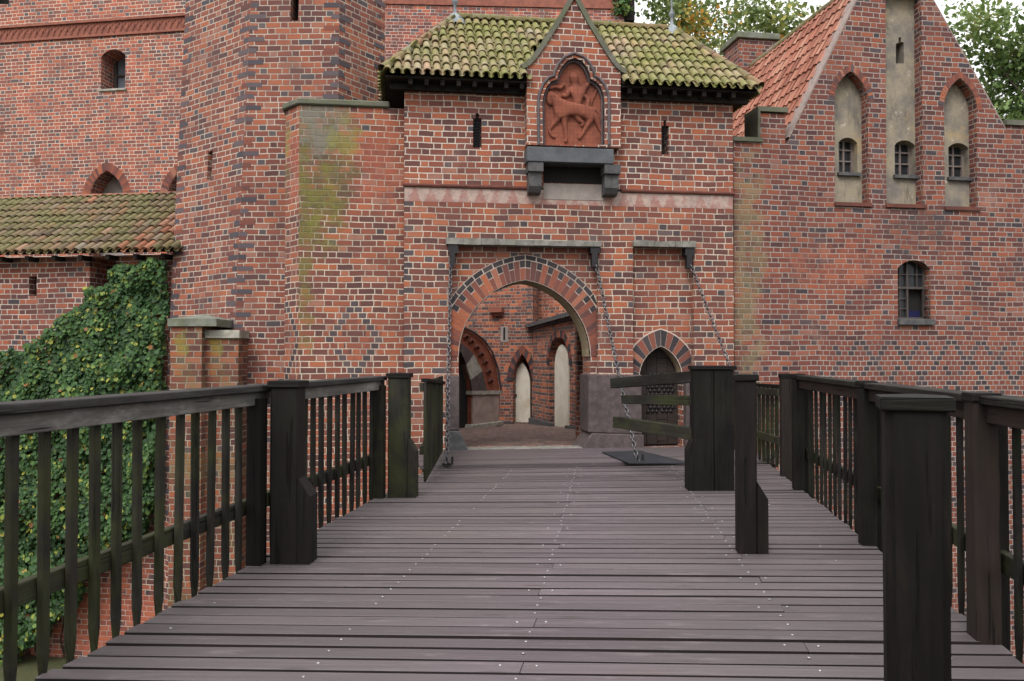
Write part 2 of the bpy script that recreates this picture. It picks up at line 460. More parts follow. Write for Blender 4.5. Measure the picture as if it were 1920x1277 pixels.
def wood_mat(name, base, light, moss=0.0, wear=0.0, rough=.7, spread=.5, mosscol=(.045, .06, .018), wearcol=(.22, .21, .20)):
    t = NT(name); uv = t.uv(); rnd = t.m2('FRACT', t.m2('ADD', t.attr(), t.orand()))
    sh = t.vadd(uv, t.comb(0.0, t.m2('MULTIPLY', rnd, 37.0), 0.0))
    g = t.noise(t.vmul(sh, (1.6, 34, 1)), 1.0, 6, .62)
    g2 = t.noise(t.vmul(sh, (.7, 7, 1)), 1.0, 4, .6)
    k = t.m2('ADD', t.m2('MULTIPLY', g, .65), t.m2('MULTIPLY', t.m2('SUBTRACT', rnd, .5), spread), clamp=True)
    c = t.mix(k, base, light)
    c = t.mix(t.m2('MULTIPLY', t.step(g2, .5, .72), .5), c, tuple(x * .5 for x in base))
    crack = t.step(t.noise(t.vmul(sh, (.9, 22, 1)), 1.0, 3, .5), .62, .66)
    c = t.mix(t.m2('MULTIPLY', crack, .8), c, tuple(x * .25 for x in base))
    p = t.gpos()
    if wear:
        c = t.mix(t.m2('MULTIPLY', t.step(t.noise(t.vmul(sh, (1.1, 3.5, 1)), 1.0, 6, .7), .46, .66), wear), c, wearcol)
    if moss:
        c = t.mix(t.m2('MULTIPLY', t.step(t.noise(p, 2.2, 6, .68), .40, .64), moss), c, mosscol)
    t.b.inputs['Specular IOR Level'].default_value = .16
    t.bump(t.m2('SUBTRACT', t.m2('ADD', g, t.m2('MULTIPLY', g2, .4)), t.m2('MULTIPLY', crack, .8)), .007, 1.0)
    return t.out(c, t.m2('ADD', rough - .08, t.m2('MULTIPLY', g, .2)))

def deck_mat(name):
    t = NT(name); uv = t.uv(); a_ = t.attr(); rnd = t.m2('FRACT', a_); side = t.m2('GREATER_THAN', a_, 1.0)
    sh = t.vadd(uv, t.comb(t.m2('MULTIPLY', rnd, 19.0), t.m2('MULTIPLY', rnd, 53.0), 0.0))
    g = t.noise(t.vmul(sh, (1.2, 42, 1)), 1.0, 6, .62)
    g2 = t.noise(t.vmul(sh, (.45, 5, 1)), 1.0, 5, .65)
    c = t.ramp(t.m2('ADD', t.m2('MULTIPLY', g, .68), t.m2('MULTIPLY', rnd, .30)), [(.12, (.030, .023, .027)), (.38, (.060, .047, .054)), (.62, (.090, .073, .082)), (.9, (.155, .132, .140))])
    c = t.mix(t.m2('MULTIPLY', t.step(g2, .5, .78), .55), c, (.075, .052, .056))
    p = t.gpos()
    edge = t.step(t.noise(p, .9, 5, .65), .56, .75)
    c = t.mix(t.m2('MULTIPLY', edge, .28), c, (.11, .105, .075))
    c = t.mix(t.m2('MULTIPLY', t.step(t.noise(t.vadd(p, (40, 3, 0)), 3.5, 5, .7), .60, .74), .55), c, (.045, .038, .036))
    c = t.mix(t.m2('MULTIPLY', t.step(t.noise(t.vmul(sh, (2.2, 9, 1)), 1.0, 6, .7), .54, .70), .4), c, (.185, .155, .168))
    kn = t.t.nodes.new('ShaderNodeTexVoronoi'); t.L.new(t.vmul(sh, (1.3, 6, 1)), kn.inputs['Vector']); kn.inputs['Scale'].default_value = 1.0
    c = t.mix(t.m2('MULTIPLY', t.m2('SUBTRACT', 1.0, t.step(kn.outputs['Distance'], .05, .16)), .6), c, (.035, .025, .024))
    c = t.mix(t.m2('MULTIPLY', t.step(t.noise(t.vmul(sh, (.8, 60, 1)), 1.0, 3, .5), .64, .70), .6), c, (.028, .02, .02))
    px_ = t.sep(p)
    worn = t.step(t.m2('ADD', t.m2('ABSOLUTE', t.m2('SUBTRACT', px_[0], t.m2('ADD', t.m2('MULTIPLY', px_[1], .12), -.3))), t.m2('MULTIPLY', t.noise(p, 1.2, 5), .9)), .7, 1.5)
    c = t.mix(t.m2('MULTIPLY', worn, .30), c, (.060, .055, .046))
    c = t.mix(t.m2('MULTIPLY', side, .95), c, (.010, .006, .006))      # gap shade painted into the plank sides and ends
    t.bump(t.m2('ADD', g, t.m2('MULTIPLY', g2, .5)), .004, .8)
    return t.out(c, t.m2('ADD', .46, t.m2('MULTIPLY', g2, .3)))

def tile_mat(name, stops, moss, mosscol, moss2=None, scale=1.6, lo=.42, hi=.62):
    t = NT(name); r = t.attr(); p = t.obj()
    fresh = t.m2('GREATER_THAN', r, 1.0)
    c = t.mix(fresh, t.ramp(r, stops), t.ramp(t.m2('FRACT', r), [(0, (.20, .075, .04)), (.5, (.30, .12, .07)), (1, (.26, .16, .11))]))
    n = t.noise(p, 18, 5, .7)
    c = t.mix(t.m2('MULTIPLY', t.step(n, .5, .72), .45), c, (.10, .085, .06))
    if moss:
        m = t.step(t.m2('ADD', t.noise(p, scale, 6, .7), t.m2('MULTIPLY', t.m2('SUBTRACT', t.noise(p, 26, 4, .7), .5), .35)), lo, hi)
        mc = t.mix(t.step(t.noise(p, 11, 4), .4, .65), mosscol, moss2 or mosscol)
        c = t.mix(t.m2('MULTIPLY', t.m2('MULTIPLY', m, moss), t.m2('SUBTRACT', 1.0, t.m2('MULTIPLY', fresh, .8))), c, mc)
    t.bump(t.noise(p, 55, 5, .7), .008, .8)
    return t.out(c, .9)

def leaf_mat(name, stops):
    t = NT(name)
    c = t.ramp(t.attr(), stops)
    t.b.inputs['Specular IOR Level'].default_value = .3
    m = t.out(c, .6)
    tr = t.t.nodes.new('ShaderNodeBsdfTranslucent'); t.L.new(c, tr.inputs[0])
    mx = t.t.nodes.new('ShaderNodeMixShader'); mx.inputs[0].default_value = .3
    t.L.new(t.b.outputs[0], mx.inputs[1]); t.L.new(tr.outputs[0], mx.inputs[2])
    t.L.new(mx.outputs[0], t.t.nodes['Material Output'].inputs[0])
    return m

def plain(name, c, rough=.8, metal=0.0, noise=.25, scale=14):
    t = NT(name); p = t.obj()
    k = t.mix(t.m2('MULTIPLY', t.step(t.noise(p, scale, 5, .65), .4, .7), noise * 2), c, tuple(x * .45 for x in c))
    t.b.inputs['Metallic'].default_value = metal
    t.bump(t.noise(p, scale * 4, 4), .004, .5)
    return t.out(k, rough)

def plaster_mat(name, a=(.36, .31, .24), b=(.26, .24, .22), dirt=.5):
    t = NT(name); p = t.obj()
    c = t.mix(t.step(t.noise(p, 2.2, 6, .7), .38, .66), a, b)
    c = t.mix(t.m2('MULTIPLY', t.step(t.noise(t.vmul(p, (3, 3, .9)), 1.5, 6, .7), .5, .7), dirt), c, (.10, .09, .075))
    c = t.mix(t.m2('MULTIPLY', t.step(t.noise(t.vadd(p, (5, 5, 5)), 5, 6, .75), .60, .66), .5), c, (.52, .48, .42))
    c = t.mix(t.m2('MULTIPLY', t.step(t.noise(t.vadd(p, (15, 5, 5)), 1.6, 5, .7), .55, .7), .45), c, (.36, .25, .11))
    t.bump(t.noise(p, 22, 6, .75), .01, .8)
    return t.out(c, .92)

def frieze_mat(name, z0):
    """worn painted frieze: a row of reddish tree shapes on grey plaster"""
    t = NT(name); uv = t.uv(); w = t.vmul(t.vadd(t.noise(uv, 7, 3, .6, True), (-.5, -.5, 0)), (.05, .05, 0))
    o = t.sep(t.vadd(uv, w))
    fu = t.m2('FRACT', t.m2('DIVIDE', t.m2('ADD', o[0], 50.0), .285))
    du = t.m2('MULTIPLY', t.m2('ABSOLUTE', t.m2('SUBTRACT', fu, .5)), 2.0)
    fz = t.m2('DIVIDE', t.m2('SUBTRACT', o[1], z0), .265)
    step3 = t.m2('FRACT', t.m2('MULTIPLY', fz, 3.0))
    half = t.m2('SUBTRACT', t.m2('SUBTRACT', .95, t.m2('MULTIPLY', fz, .75)), t.m2('MULTIPLY', step3, .25))
    m = t.step(t.m2('SUBTRACT', half, du), -.05, .10)
    m = t.m2('MULTIPLY', m, t.step(t.noise(uv, 4, 5, .7), .36, .52))
    base = t.mix(t.step(t.noise(uv, 9, 6, .7), .4, .65), (.36, .27, .235), (.25, .185, .17))
    c = t.mix(t.m2('MULTIPLY', m, .7), base, (.25, .105, .088))
    c = t.mix(t.m2('MULTIPLY', t.step(t.noise(uv, 1.2, 5, .7), .5, .7), .5), c, (.15, .12, .115))
    t.bump(t.noise(uv, 30, 5, .7), .008, .7)
    return t.out(c, .92)

def ground_mat(name):
    t = NT(name); p = t.gpos()
    c = t.mix(t.step(t.noise(p, .5, 6, .65), .4, .62), (.06, .065, .025), (.10, .075, .05))
    c = t.mix(t.m2('MULTIPLY', t.step(t.noise(p, 9, 6, .75), .45, .7), .6), c, (.035, .045, .015))
    t.bump(t.noise(p, 20, 6, .75), .05, 1)
    return t.out(c, .95)
def cobble_mat(name):
    t = NT(name); p = t.gpos()
    v = t.t.nodes.new('ShaderNodeTexVoronoi'); v.feature = 'DISTANCE_TO_EDGE'
    q = t.vmul(p, (5.5, 9, 1)); t.L.new(q, v.inputs['Vector']); v.inputs['Scale'].default_value = 1
    v2 = t.t.nodes.new('ShaderNodeTexVoronoi'); t.L.new(q, v2.inputs['Vector']); v2.inputs['Scale'].default_value = 1
    e = t.step(v.outputs['Distance'], .02, .12)
    sp = t.sep(v2.outputs['Color'])
    c = t.ramp(sp[0], [(0, (.10, .065, .06)), (.5, (.17, .10, .085)), (1, (.25, .17, .14))])
    c = t.mix(e, (.06, .045, .04), c)
    c = t.mix(t.m2('MULTIPLY', t.step(t.noise(p, 1.3, 5), .5, .7), .4), c, (.16, .13, .11))
    t.bump(t.m2('ADD', e, t.noise(p, 30, 4)), .012, .9)
    return t.out(c, .8)

M = {}
M['granite'] = stone_mat('granite', (.050, .038, .039), (.088, .067, .067), 9, .8, fleck=.35)
M['granite_dark'] = stone_mat('granite_dark', (.045, .046, .05), (.085, .083, .085), 8, .75, fleck=.2)
M['slate'] = stone_mat('slate', (.050, .056, .066), (.075, .08, .09), 5, .6)
M['limestone'] = stone_mat('limestone', (.25, .24, .21), (.38, .36, .32), 7, .9, moss=.25)
M['coping'] = stone_mat('coping', (.17, .175, .15), (.10, .105, .095), 4, .9, moss=.5)
M['copper'] = stone_mat('copper', (.085, .085, .068), (.12, .115, .095), 5, .85, moss=.4)
M['pier'] = stone_mat('pier', (.36, .28, .25), (.26, .20, .185), 4, .9)
M['block'] = block_mat('corner_bricks')
M['block_arch'] = block_mat('arch_bricks', True)
M['mortar'] = stone_mat('mortar', (.47, .40, .35), (.36, .30, .26), 12, .95)
M['mortar_dark'] = stone_mat('weathered_mortar', (.26, .21, .19), (.19, .15, .14), 9, .95)
M['terra_band'] = stone_mat('terracotta_band', (.25, .088, .058), (.17, .06, .043), 5, .9, fleck=.4)
M['lintel'] = stone_mat('lintel_stone', (.13, .125, .115), (.22, .21, .195), 7, .9, moss=.2)
M['plate'] = stone_mat('plate_iron', (.010, .011, .015), (.02, .021, .027), 3, .8)
M['terra'] = stone_mat('terracotta', (.255, .078, .045), (.18, .055, .034), 5, .85)
M['terra_dark'] = stone_mat('terracotta_dark', (.12, .04, .028), (.08, .03, .024), 5, .85)
M['glaze'] = stone_mat('glazed_brick', (.062, .056, .066), (.115, .078, .078), 12, .6)
M['iron'] = plain('iron', (.030, .028, .030), .55, .6)
M['chain'] = plain('chain_iron', (.10, .095, .10), .42, .8)
M['screw'] = plain('screw_steel', (.33, .32, .33), .45, .9, noise=.15)
M['lead'] = stone_mat('lead', (.20, .23, .25), (.11, .125, .14), 6, .6)
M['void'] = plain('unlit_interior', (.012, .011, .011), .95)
M['glass'] = plain('glass', (.02, .022, .026), .12, 0)
M['glass_pale'] = plain('glass_pale', (.16, .18, .22), .15, 0)
M['blue'] = plain('blue_cloth', (.004, .005, .05), .8)
M['frame'] = plain('window_frame', (.16, .13, .12), .7)
M['frame_dark'] = plain('window_frame_dark', (.06, .05, .048), .7)
M['plaster'] = plaster_mat('niche_plaster', (.25, .215, .16), (.145, .13, .12), .85)
M['plaster_grey'] = plaster_mat('grey_plaster', (.27, .235, .215), (.21, .18, .17), .3)
M['plaster_yellow'] = plaster_mat('yellow_plaster', (.34, .28, .18), (.27, .21, .13), .3)
M['white'] = plaster_mat('white_door_paint', (.60, .57, .49), (.52, .48, .40), .22)
M['deck'] = deck_mat('deck_boards')
M['rail'] = wood_mat('rail_wood', (.0028, .0024, .0024), (.017, .0132, .0122), moss=.22, wear=.06, mosscol=(.025, .03, .012))
M['rail_red'] = wood_mat('rail_wood_brown', (.010, .0075, .007), (.038, .024, .021), moss=.04, wear=.03)
M['rail_grey'] = wood_mat('weathered_rail', (.055, .052, .049), (.19, .18, .165), moss=.10, wear=.95, mosscol=(.03, .033, .016))
M['rail_cap'] = wood_mat('rail_cap_wood', (.010, .0095, .010), (.042, .039, .039), moss=.06, wear=.3, wearcol=(.085, .08, .078))
M['rail_moss'] = wood_mat('mossy_rail_wood', (.008, .0072, .006), (.030, .026, .021), moss=.42, wear=.05, mosscol=(.040, .050, .012))
M['post'] = wood_mat('post_wood', (.0012, .0011, .0013), (.0105, .0082, .0082), moss=.14, wear=.12, rough=.66, mosscol=(.020, .024, .010), wearcol=(.035, .030, .028))
M['post_brown'] = wood_mat('post_wood_brown', (.0012, .001, .001), (.019, .012, .0115), moss=.06, wear=.2, rough=.66, mosscol=(.02, .022, .01), wearcol=(.04, .03, .028))
M['eave'] = wood_mat('eave_timber', (.012, .010, .009), (.03, .025, .022))
M['door'] = wood_mat('door_wood', (.014, .011, .010), (.045, .033, .030), wear=.05, wearcol=(.07, .06, .055))
M['bark'] = plain('bark', (.045, .036, .028), .95, noise=.4, scale=6)
M['ground'] = ground_mat('moat_grass')
M['cobble'] = cobble_mat('courtyard_paving')
M['roof_moss'] = tile_mat('mossy_roof_tiles', [(0, (.15, .11, .07)), (.3, (.24, .17, .11)), (.6, (.27, .22, .15)), (.85, (.30, .18, .11)), (1, (.22, .20, .16))], .92, (.100, .112, .022), (.178, .172, .045), 1.5, .32, .62)
M['roof_grey'] = tile_mat('weathered_roof_tiles', [(0, (.085, .06, .04)), (.3, (.15, .10, .065)), (.6, (.18, .135, .09)), (.85, (.21, .105, .06)), (1, (.20, .18, .15))], .85, (.085, .09, .025), (.15, .14, .055), 1.6, .34, .62)
M['roof_orange'] = tile_mat('orange_roof_tiles', [(0, (.15, .052, .033)), (.35, (.215, .074, .046)), (.7, (.25, .095, .062)), (1, (.29, .14, .095))], .3, (.20, .13, .09), None, 1.2, .5, .7)
M['ivy'] = leaf_mat('ivy_leaves', [(0, (.020, .046, .018)), (.30, (.036, .088, .028)), (.60, (.075, .15, .040)), (.82, (.16, .22, .045)), (.94, (.30, .30, .05)), (1, (.24, .11, .04))])
M['tree_leaf'] = leaf_mat('tree_leaves', [(0, (.075, .115, .04)), (.4, (.145, .195, .062)), (.7, (.25, .285, .085)), (.88, (.46, .36, .08)), (1, (.60, .27, .05))])
M['tree_leaf_green'] = leaf_mat('green_tree_leaves', [(0, (.065, .115, .038)), (.5, (.13, .195, .06)), (.85, (.24, .28, .085)), (1, (.40, .31, .09))])

# ------------------------------------------------------------ wall planes
G = Plane(960, 14.4, R(7.6))            # gatehouse front
RP = Plane(1380, 15.15, R(9.0))         # gabled house to its right
LP = Plane(160, 16.6, R(-8.5))          # low wall with tiled roof
CP = Plane(170, 25.0, R(-9.0))          # castle wall far left
BP = Plane(950, 33.0, R(3.0))           # keep wall behind the gatehouse
MOAT = -4.4

# ground, moat bottom and courtyard
g = MB(); g.add([(-600, -300, MOAT), (600, -300, MOAT), (600, 900, MOAT), (-600, 900, MOAT)], [(0, 1, 2, 3)])
tag(g.build('ground', M['ground']), kind='structure')
g = MB()
pl = [G.world(G.pu(757) + .1, .5, 0), G.world(G.pu(1376) - .1, .5, 0)]
fl = lambda y: -.012 - .6 * min(13.5, max(0, y - 14.9)) / 12.4
ys = [14.5 + i for i in range(14)] + [29, 60]
for a, b in zip(ys, ys[1:]):
    for x0, x1 in ((-2.35, 3.6), (3.6, 16)):
        sh = .1335 if x0 < 3 else .16
        f = lambda x, y: y + (sh * x + .25 if x0 < 3 else .16 * x + .25) * max(0, 1 - (y - 14.5) / 20)
        g.add([(x0, f(x0, a), fl(a)), (x1, f(x1, a), fl(a)), (x1, f(x1, b), fl(b)), (x0, f(x0, b), fl(b))], [(0, 1, 2, 3)])
    if a > 17: g.add([(-9, a, fl(a)), (-2.35, a, fl(a)), (-2.35, b, fl(b)), (-9, b, fl(b))], [(0, 1, 2, 3)])
tag(g.build('courtyard_ground', M['cobble']), kind='structure')

def arch_poly(c, z0, s, rise, zb, n=10):
    """pointed arch opening: centre c, spring height z0, half span s, rise, bottom zb -> polygon counter-clockwise from bottom left"""
    Rr = (s * s + rise * rise) / (2 * s); k = Rr - s
    a1 = math.atan2(rise, -k) if k >= 0 else math.atan2(rise, -k)
    pts = [(c - s, zb), (c + s, zb)]
    aend = math.atan2(rise, k)
    right = [(c - k + Rr * math.cos(aend * i / n), z0 + Rr * math.sin(aend * i / n)) for i in range(n + 1)]
    left = [(2 * c - x, z) for x, z in reversed(right[:-1])]
    return pts + right + left
def arch_pt(c, z0, s, rise, side, a, r):
    """point on arc of a pointed arch: side -1/1, a 0..1 from spring to apex, r extra radius"""
    Rr = (s * s + rise * rise) / (2 * s); k = Rr - s
    aend = math.acos(max(-1, min(1, k / (Rr + r)))) if k > 0 else math.atan2(rise, k)
    th = aend * a
    return (c + side * (-k + (Rr + r) * math.cos(th)), z0 + (Rr + r) * math.sin(th))
def seg_arch(u0, u1, z0, z1, rise, n=8):
    c = (u0 + u1) / 2; s = (u1 - u0) / 2; Rr = (s * s + rise * rise) / (2 * rise)
    a0 = math.asin(s / Rr)
    return [(u0, z0), (u1, z0)] + [(c + Rr * math.sin(a0 - 2 * a0 * i / n), z1 - Rr + Rr * math.cos(a0 - 2 * a0 * i / n)) for i in range(n + 1)]
def voussoirs(mb, c, z0, s, rise, n, r0, r1, w0, w1, dark=lambda i: False, clip=None, gap=.014, amin=0.0, keep=None):
    for side in (-1, 1):
        for i in range(n):
            if keep and not keep(i): continue
            a0, a1 = amin + (1 - amin) * i / n, amin + (1 - amin) * (i + 1) / n
            p = [arch_pt(c, z0, s, rise, side, a0, r0), arch_pt(c, z0, s, rise, side, a0, r1), arch_pt(c, z0, s, rise, side, a1, r1), arch_pt(c, z0, s, rise, side, a1, r0)]
            cx = sum(q[0] for q in p) / 4; cz = sum(q[1] for q in p) / 4
            q = []
            for x, z in p:
                dx, dz = cx - x, cz - z; L = math.hypot(dx, dz)
                q.append((x + dx / L * gap * .8, z + dz / L * gap * .8))
            if clip: q = [(max(clip[0], min(clip[1], x)), z) for x, z in q]
            if clip and max(x for x, z in q) - min(x for x, z in q) < .03: continue
            mb.prism(q, w0, w1, r=(1.0 if dark(i) else 0.0) + .02 + .96 * random.random())

def tiles(mb, O, es, et, nrm, T, smin, smax, col_w=.165, exp_=.32, rad=.068, amp=1.0, skip=None, fresh=None):
    """barrel tile roof over a sloping plane: es along the eave, et up the slope"""
    rows = int(math.ceil(T / exp_))
    for j in range(rows):
        t0 = j * exp_ - .03; t1 = min((j + 1) * exp_ + .03, T)
        tm = min(T, (j + .5) * exp_)
        a, b = smin(tm), smax(tm)
        i0, i1 = math.floor(a / col_w), math.ceil(b / col_w)
        for i in range(i0, i1):
            sc_ = (i + .5) * col_w
            if sc_ < a - .02 or sc_ > b + .02: continue
            if skip and skip(sc_, tm): continue
            rr = random.random(); js = random.uniform(-.009, .009); jt = random.uniform(-.022, .018); jh = random.uniform(-.005, .010)
            if fresh and random.random() < fresh(sc_): rr = 1.01 + .98 * rr
            # cover tile
            n = 6; v = []
            for t, k, up in ((t0 + jt, 1.0, .052 + jh), (t1 + jt, .86, .022 + jh)):
                for q in range(n + 1):
                    th = math.pi * q / n
                    v.append(O + es * (sc_ + js + rad * k * math.cos(th)) + et * t + nrm * (up + rad * k * amp * math.sin(th)))
            f = [(q, q + 1, q + n + 2, q + n + 1) for q in range(n)]
            f = [tuple(reversed(x)) for x in f]
            # thickness at the lower lip
            m = len(v)
            for q in range(n + 1):
                th = math.pi * q / n
                v.append(O + es * (sc_ + js + (rad - .016) * math.cos(th)) + et * (t0 + jt) + nrm * (.052 + jh + (rad - .018) * amp * math.sin(th)))
            f += [(m + q, m + q + 1, q + 1, q) for q in range(n)]
            mb.add(v, f, None, rr)
            # channel tile between this one and the next
            rr = rr if rr > 1 else random.random(); n = 4; v = []
            for t, up in ((t0 - .02, .045), (t1, .02)):
                for q in range(n + 1):
                    th = math.pi * q / n
                    v.append(O + es * (sc_ + col_w / 2 + (col_w / 2 - rad * .62) * 1.25 * math.cos(th)) + et * t + nrm * (up + .018 - .045 * math.sin(th)))
            f = [tuple(reversed((q, q + 1, q + n + 2, q + n + 1))) for q in range(n)]
            mb.add(v, f, None, rr)
def ridge_tiles(mb, p0, p1, rad=.085, L=.36):
    p0, p1 = Vector(p0), Vector(p1); d = p1 - p0; n = max(1, round(d.length / L)); d /= n
    dn = d.normalized(); x = dn.cross(Vector((0, 0, 1))).normalized(); y = x.cross(dn)
    for i in range(n):
        a = p0 + d * i; b = p0 + d * (i + 1.08); v = []
        for p, k in ((a, .86), (b, 1.0)):
            for q in range(7):
                th = math.pi * (q / 6 * 1.3 - .15)
                v.append(p + x * rad * k * math.cos(th) + y * rad * k * math.sin(th))
        f = [(q, q + 1, q + 8, q + 7) for q in range(6)]
        mb.add(v, f, None, random.random())

# ============================================================ GATEHOUSE
uL, uR = G.pu(757), G.pu(1376)
gate = plane_thing('gatehouse', 'brick gatehouse with pointed gate arch, mossy hipped tile roof and horseman relief', 'gatehouse', G, MOAT)
brickG = brick_mat('gatehouse_brick', ch=.107, dark=.10, stretch_dark=.012, quoin=[(uL, uL + .17)])
brickGup = brick_mat('gatehouse_upper_brick', ch=.105, dark=.045, stretch_dark=.012, shift=31, hue=(1.0, .98, .98), mort=(.52, .445, .385))
zt = G.px(1000, 148)[1] + .05
zc = G.px(1066, 353)[1]; zf0 = zc - .30       # string course, bottom of the frieze
M['frieze'] = frieze_mat('painted_frieze', zf0)
# arch data
ac = (G.pu(861) + G.pu(1110)) / 2; as_ = (G.pu(1110) - G.pu(861)) / 2
az0 = G.px(985, 668)[1]; ar = G.px(985, 524)[1] - az0
zthr = 0.0
ru0, ru1 = G.pu(843), G.pu(1122); rz1 = G.px(985, 458)[1]
pu0, pu1 = G.pu(1187), G.pu(1301); pz1 = G.px(1240, 464)[1]
RD = .13                                        # depth of the drawbridge recesses
# lower wall with two recesses
lo = MB()
gzt = G.px(1150, 703)[1]                         # top of the granite
lo.slab([(uL, MOAT), (uR, MOAT), (uR, zf0), (uL, zf0)], [[(ru0, -.02), (ru1, -.02), (ru1, rz1), (ru0, rz1)], [(pu0, -.02), (pu1, -.02), (pu1, pz1), (pu0, pz1)]], 0, RD)
# recess backs with their openings
arch = arch_poly(ac, az0, as_, ar, -.02)
lo.slab([(ru0, -.02), (ru1, -.02), (ru1, rz1), (ru0, rz1)], [arch_poly(ac, az0, as_, ar, -.019)], RD, .75)
pc = G.pu(1243); ps = G.pu(1283) - pc; pz0 = G.px(1243, 708)[1]; pr = G.px(1243, 649)[1] - pz0
lo.slab([(pu0, -.02), (pu1, -.02), (pu1, pz1), (pu0, pz1)], [arch_poly(pc, pz0, ps, pr, -.019)], RD, .45)
lo.box(uL, uL + .02, .131, 3.2, MOAT, zf0); lo.box(uR - .02, uR, .131, 3.2, MOAT, zf0)
lo.slab([(uL + .02, MOAT), (uR - .02, MOAT), (uR - .02, zf0), (uL + .02, zf0)], [[(ac - 1.55, -1), (ac + 1.55, -1), (ac + 1.55, 3.3), (ac - 1.55, 3.3)]], 3.0, 3.2, back=True)
lo.build('lower_wall', brickG, gate)
# upper storey with two loopholes
def cross_slit(x0, x1, y0, y1, nx0, nx1, ny):
    return G.poly([(x0, y1), (x1, y1), (x1, ny), (nx1, ny), (nx1, y0), (nx0, y0), (nx0, ny), (x0, ny)])
sl1 = cross_slit(887, 903, 213, 277, 892, 898, 222); sl2 = cross_slit(1240, 1254, 226, 290, 1244, 1249, 236)
up = MB()
up.slab([(uL, zc), (uR, zc), (uR, zt), (uL, zt)], [sl1, sl2], -.006, .35)
up.box(uL, uL + .02, .351, 3.2, zc, zt); up.box(uR - .02, uR, .351, 3.2, zc, zt); up.box(uL + .02, uR - .02, 3.18, 3.2, zf0, zt)
up.build('upper_wall', brickGup, gate)
for s in (sl1, sl2):
    b = MB(); us = [p[0] for p in s]; zs = [p[1] for p in s]
    b.box(min(us) - .03, max(us) + .03, .351, .36, min(zs) - .03, max(zs) + .03)
    lo_ = b.build('loophole', M['void'], gate)
    gr = MB()
    for k in range(1, 4): gr.box(min(us) + (max(us) - min(us)) * k / 4 - .003, min(us) + (max(us) - min(us)) * k / 4 + .003, .05, .056, min(zs), max(zs))
    for k in range(1, 12): gr.box(min(us), max(us), .044, .0495, min(zs) + (max(zs) - min(zs)) * k / 12 - .003, min(zs) + (max(zs) - min(zs)) * k / 12 + .003)
    gr.build('wire_mesh', M['iron'], lo_)
fr = MB(); fr.box(uL + .004, uR - .004, -.003, .34, zf0 + .001, zc - .035); fr.build('painted_frieze', M['frieze'], gate)
cs = MB()
for a, b in ((uL - .02, G.pu(988)), (G.pu(1165), uR + .02)):
    cs = MB(); cs.tube([(a, -.012, zc - .02), (b, -.012, zc - .02)], .034, 8); cs.build('string_course', M['terra_dark'], gate)
# main arch voussoirs
vm = MB(); w0, w1 = RD - .012, RD + .02
n = 23
clip = (ru0 + .005, ru1 - .005)
voussoirs(vm, ac, az0, as_, ar, n, .0, .355, w0, w1, lambda i: False, clip, keep=lambda i: i % 2 or i <= 6)
voussoirs(vm, ac, az0, as_, ar, n, .0, .222, w0, w1, lambda i: False, clip, keep=lambda i: not (i % 2 or i <= 6))
voussoirs(vm, ac, az0, as_, ar, n, .222, .355, w0, w1, lambda i: True, clip, keep=lambda i: not (i % 2 or i <= 6))
voussoirs(vm, ac, az0, as_, ar, 9, .360, .445, w0, w1, lambda i: True, clip, amin=.30)
a_ = vm.build('gate_arch', M['block_arch'], gate)
mm = MB()
for side in (-1, 1):
    k = 16
    for i in range(k):
        q = [arch_pt(ac, az0, as_, ar, side, i / k, .0), arch_pt(ac, az0, as_, ar, side, i / k, .45), arch_pt(ac, az0, as_, ar, side, (i + 1) / k, .45), arch_pt(ac, az0, as_, ar, side, (i + 1) / k, .0)]
        q = [(max(clip[0], min(clip[1], x)), z) for x, z in q]
        mm.slab(q, [], RD - .005, RD + .01)
mm.build('mortar_bed', M['mortar'], a_)
# plastered inner face of the arch: thin lining inside the opening
ln = MB(); inner = arch_poly(ac, az0, as_, ar, gzt + .02, 14)
prof = inner[2:]
for i in range(len(prof) - 1):
    a, b = prof[i], prof[i + 1]
    def inn(p):
        dx, dz = ac - p[0], az0 - .3 - p[1]; L = math.hypot(dx, dz); return (p[0] + dx / L * .012, p[1] + dz / L * .012)
    ai, bi = inn(a), inn(b)
    ln.add([(ai[0], RD + .05, ai[1]), (bi[0], RD + .05, bi[1]), (bi[0], .76, bi[1]), (ai[0], .76, ai[1])], [(0, 1, 2, 3)])
ln.build('arch_lining', M['plaster_yellow'], gate)
# postern arch
vm = MB(); w0, w1 = RD - .012, RD + .02
voussoirs(vm, pc, pz0, ps, pr, 9, .0, .30, w0, w1, lambda i: i % 2 == 0, (pu0 + .003, pu1 - .003), gap=.018)
a_ = vm.build('postern_arch', M['block_arch'], gate)
mm = MB()
for side in (-1, 1):
    for i in range(8):
        q = [arch_pt(pc, pz0, ps, pr, side, i / 8, .0), arch_pt(pc, pz0, ps, pr, side, i / 8, .31), arch_pt(pc, pz0, ps, pr, side, (i + 1) / 8, .31), arch_pt(pc, pz0, ps, pr, side, (i + 1) / 8, .0)]
        q = [(max(pu0, min(pu1, x)), z) for x, z in q]
        mm.slab(q, [], RD - .005, RD + .01)
mm.build('mortar_bed', M['mortar'], a_)
ln = MB(); prof = arch_poly(pc, pz0, ps, pr, .8, 10)[2:]
for i in range(len(prof) - 1):
    a, b = prof[i], prof[i + 1]
    ln.add([(pc + (a[0] - pc) * .98, RD + .03, a[1] - .008), (pc + (b[0] - pc) * .98, RD + .03, b[1] - .008), (pc + (b[0] - pc) * .98, .44, b[1] - .008), (pc + (a[0] - pc) * .98, .44, a[1] - .008)], [(0, 1, 2, 3)])
ln.build('postern_lining', M['plaster_yellow'], gate)
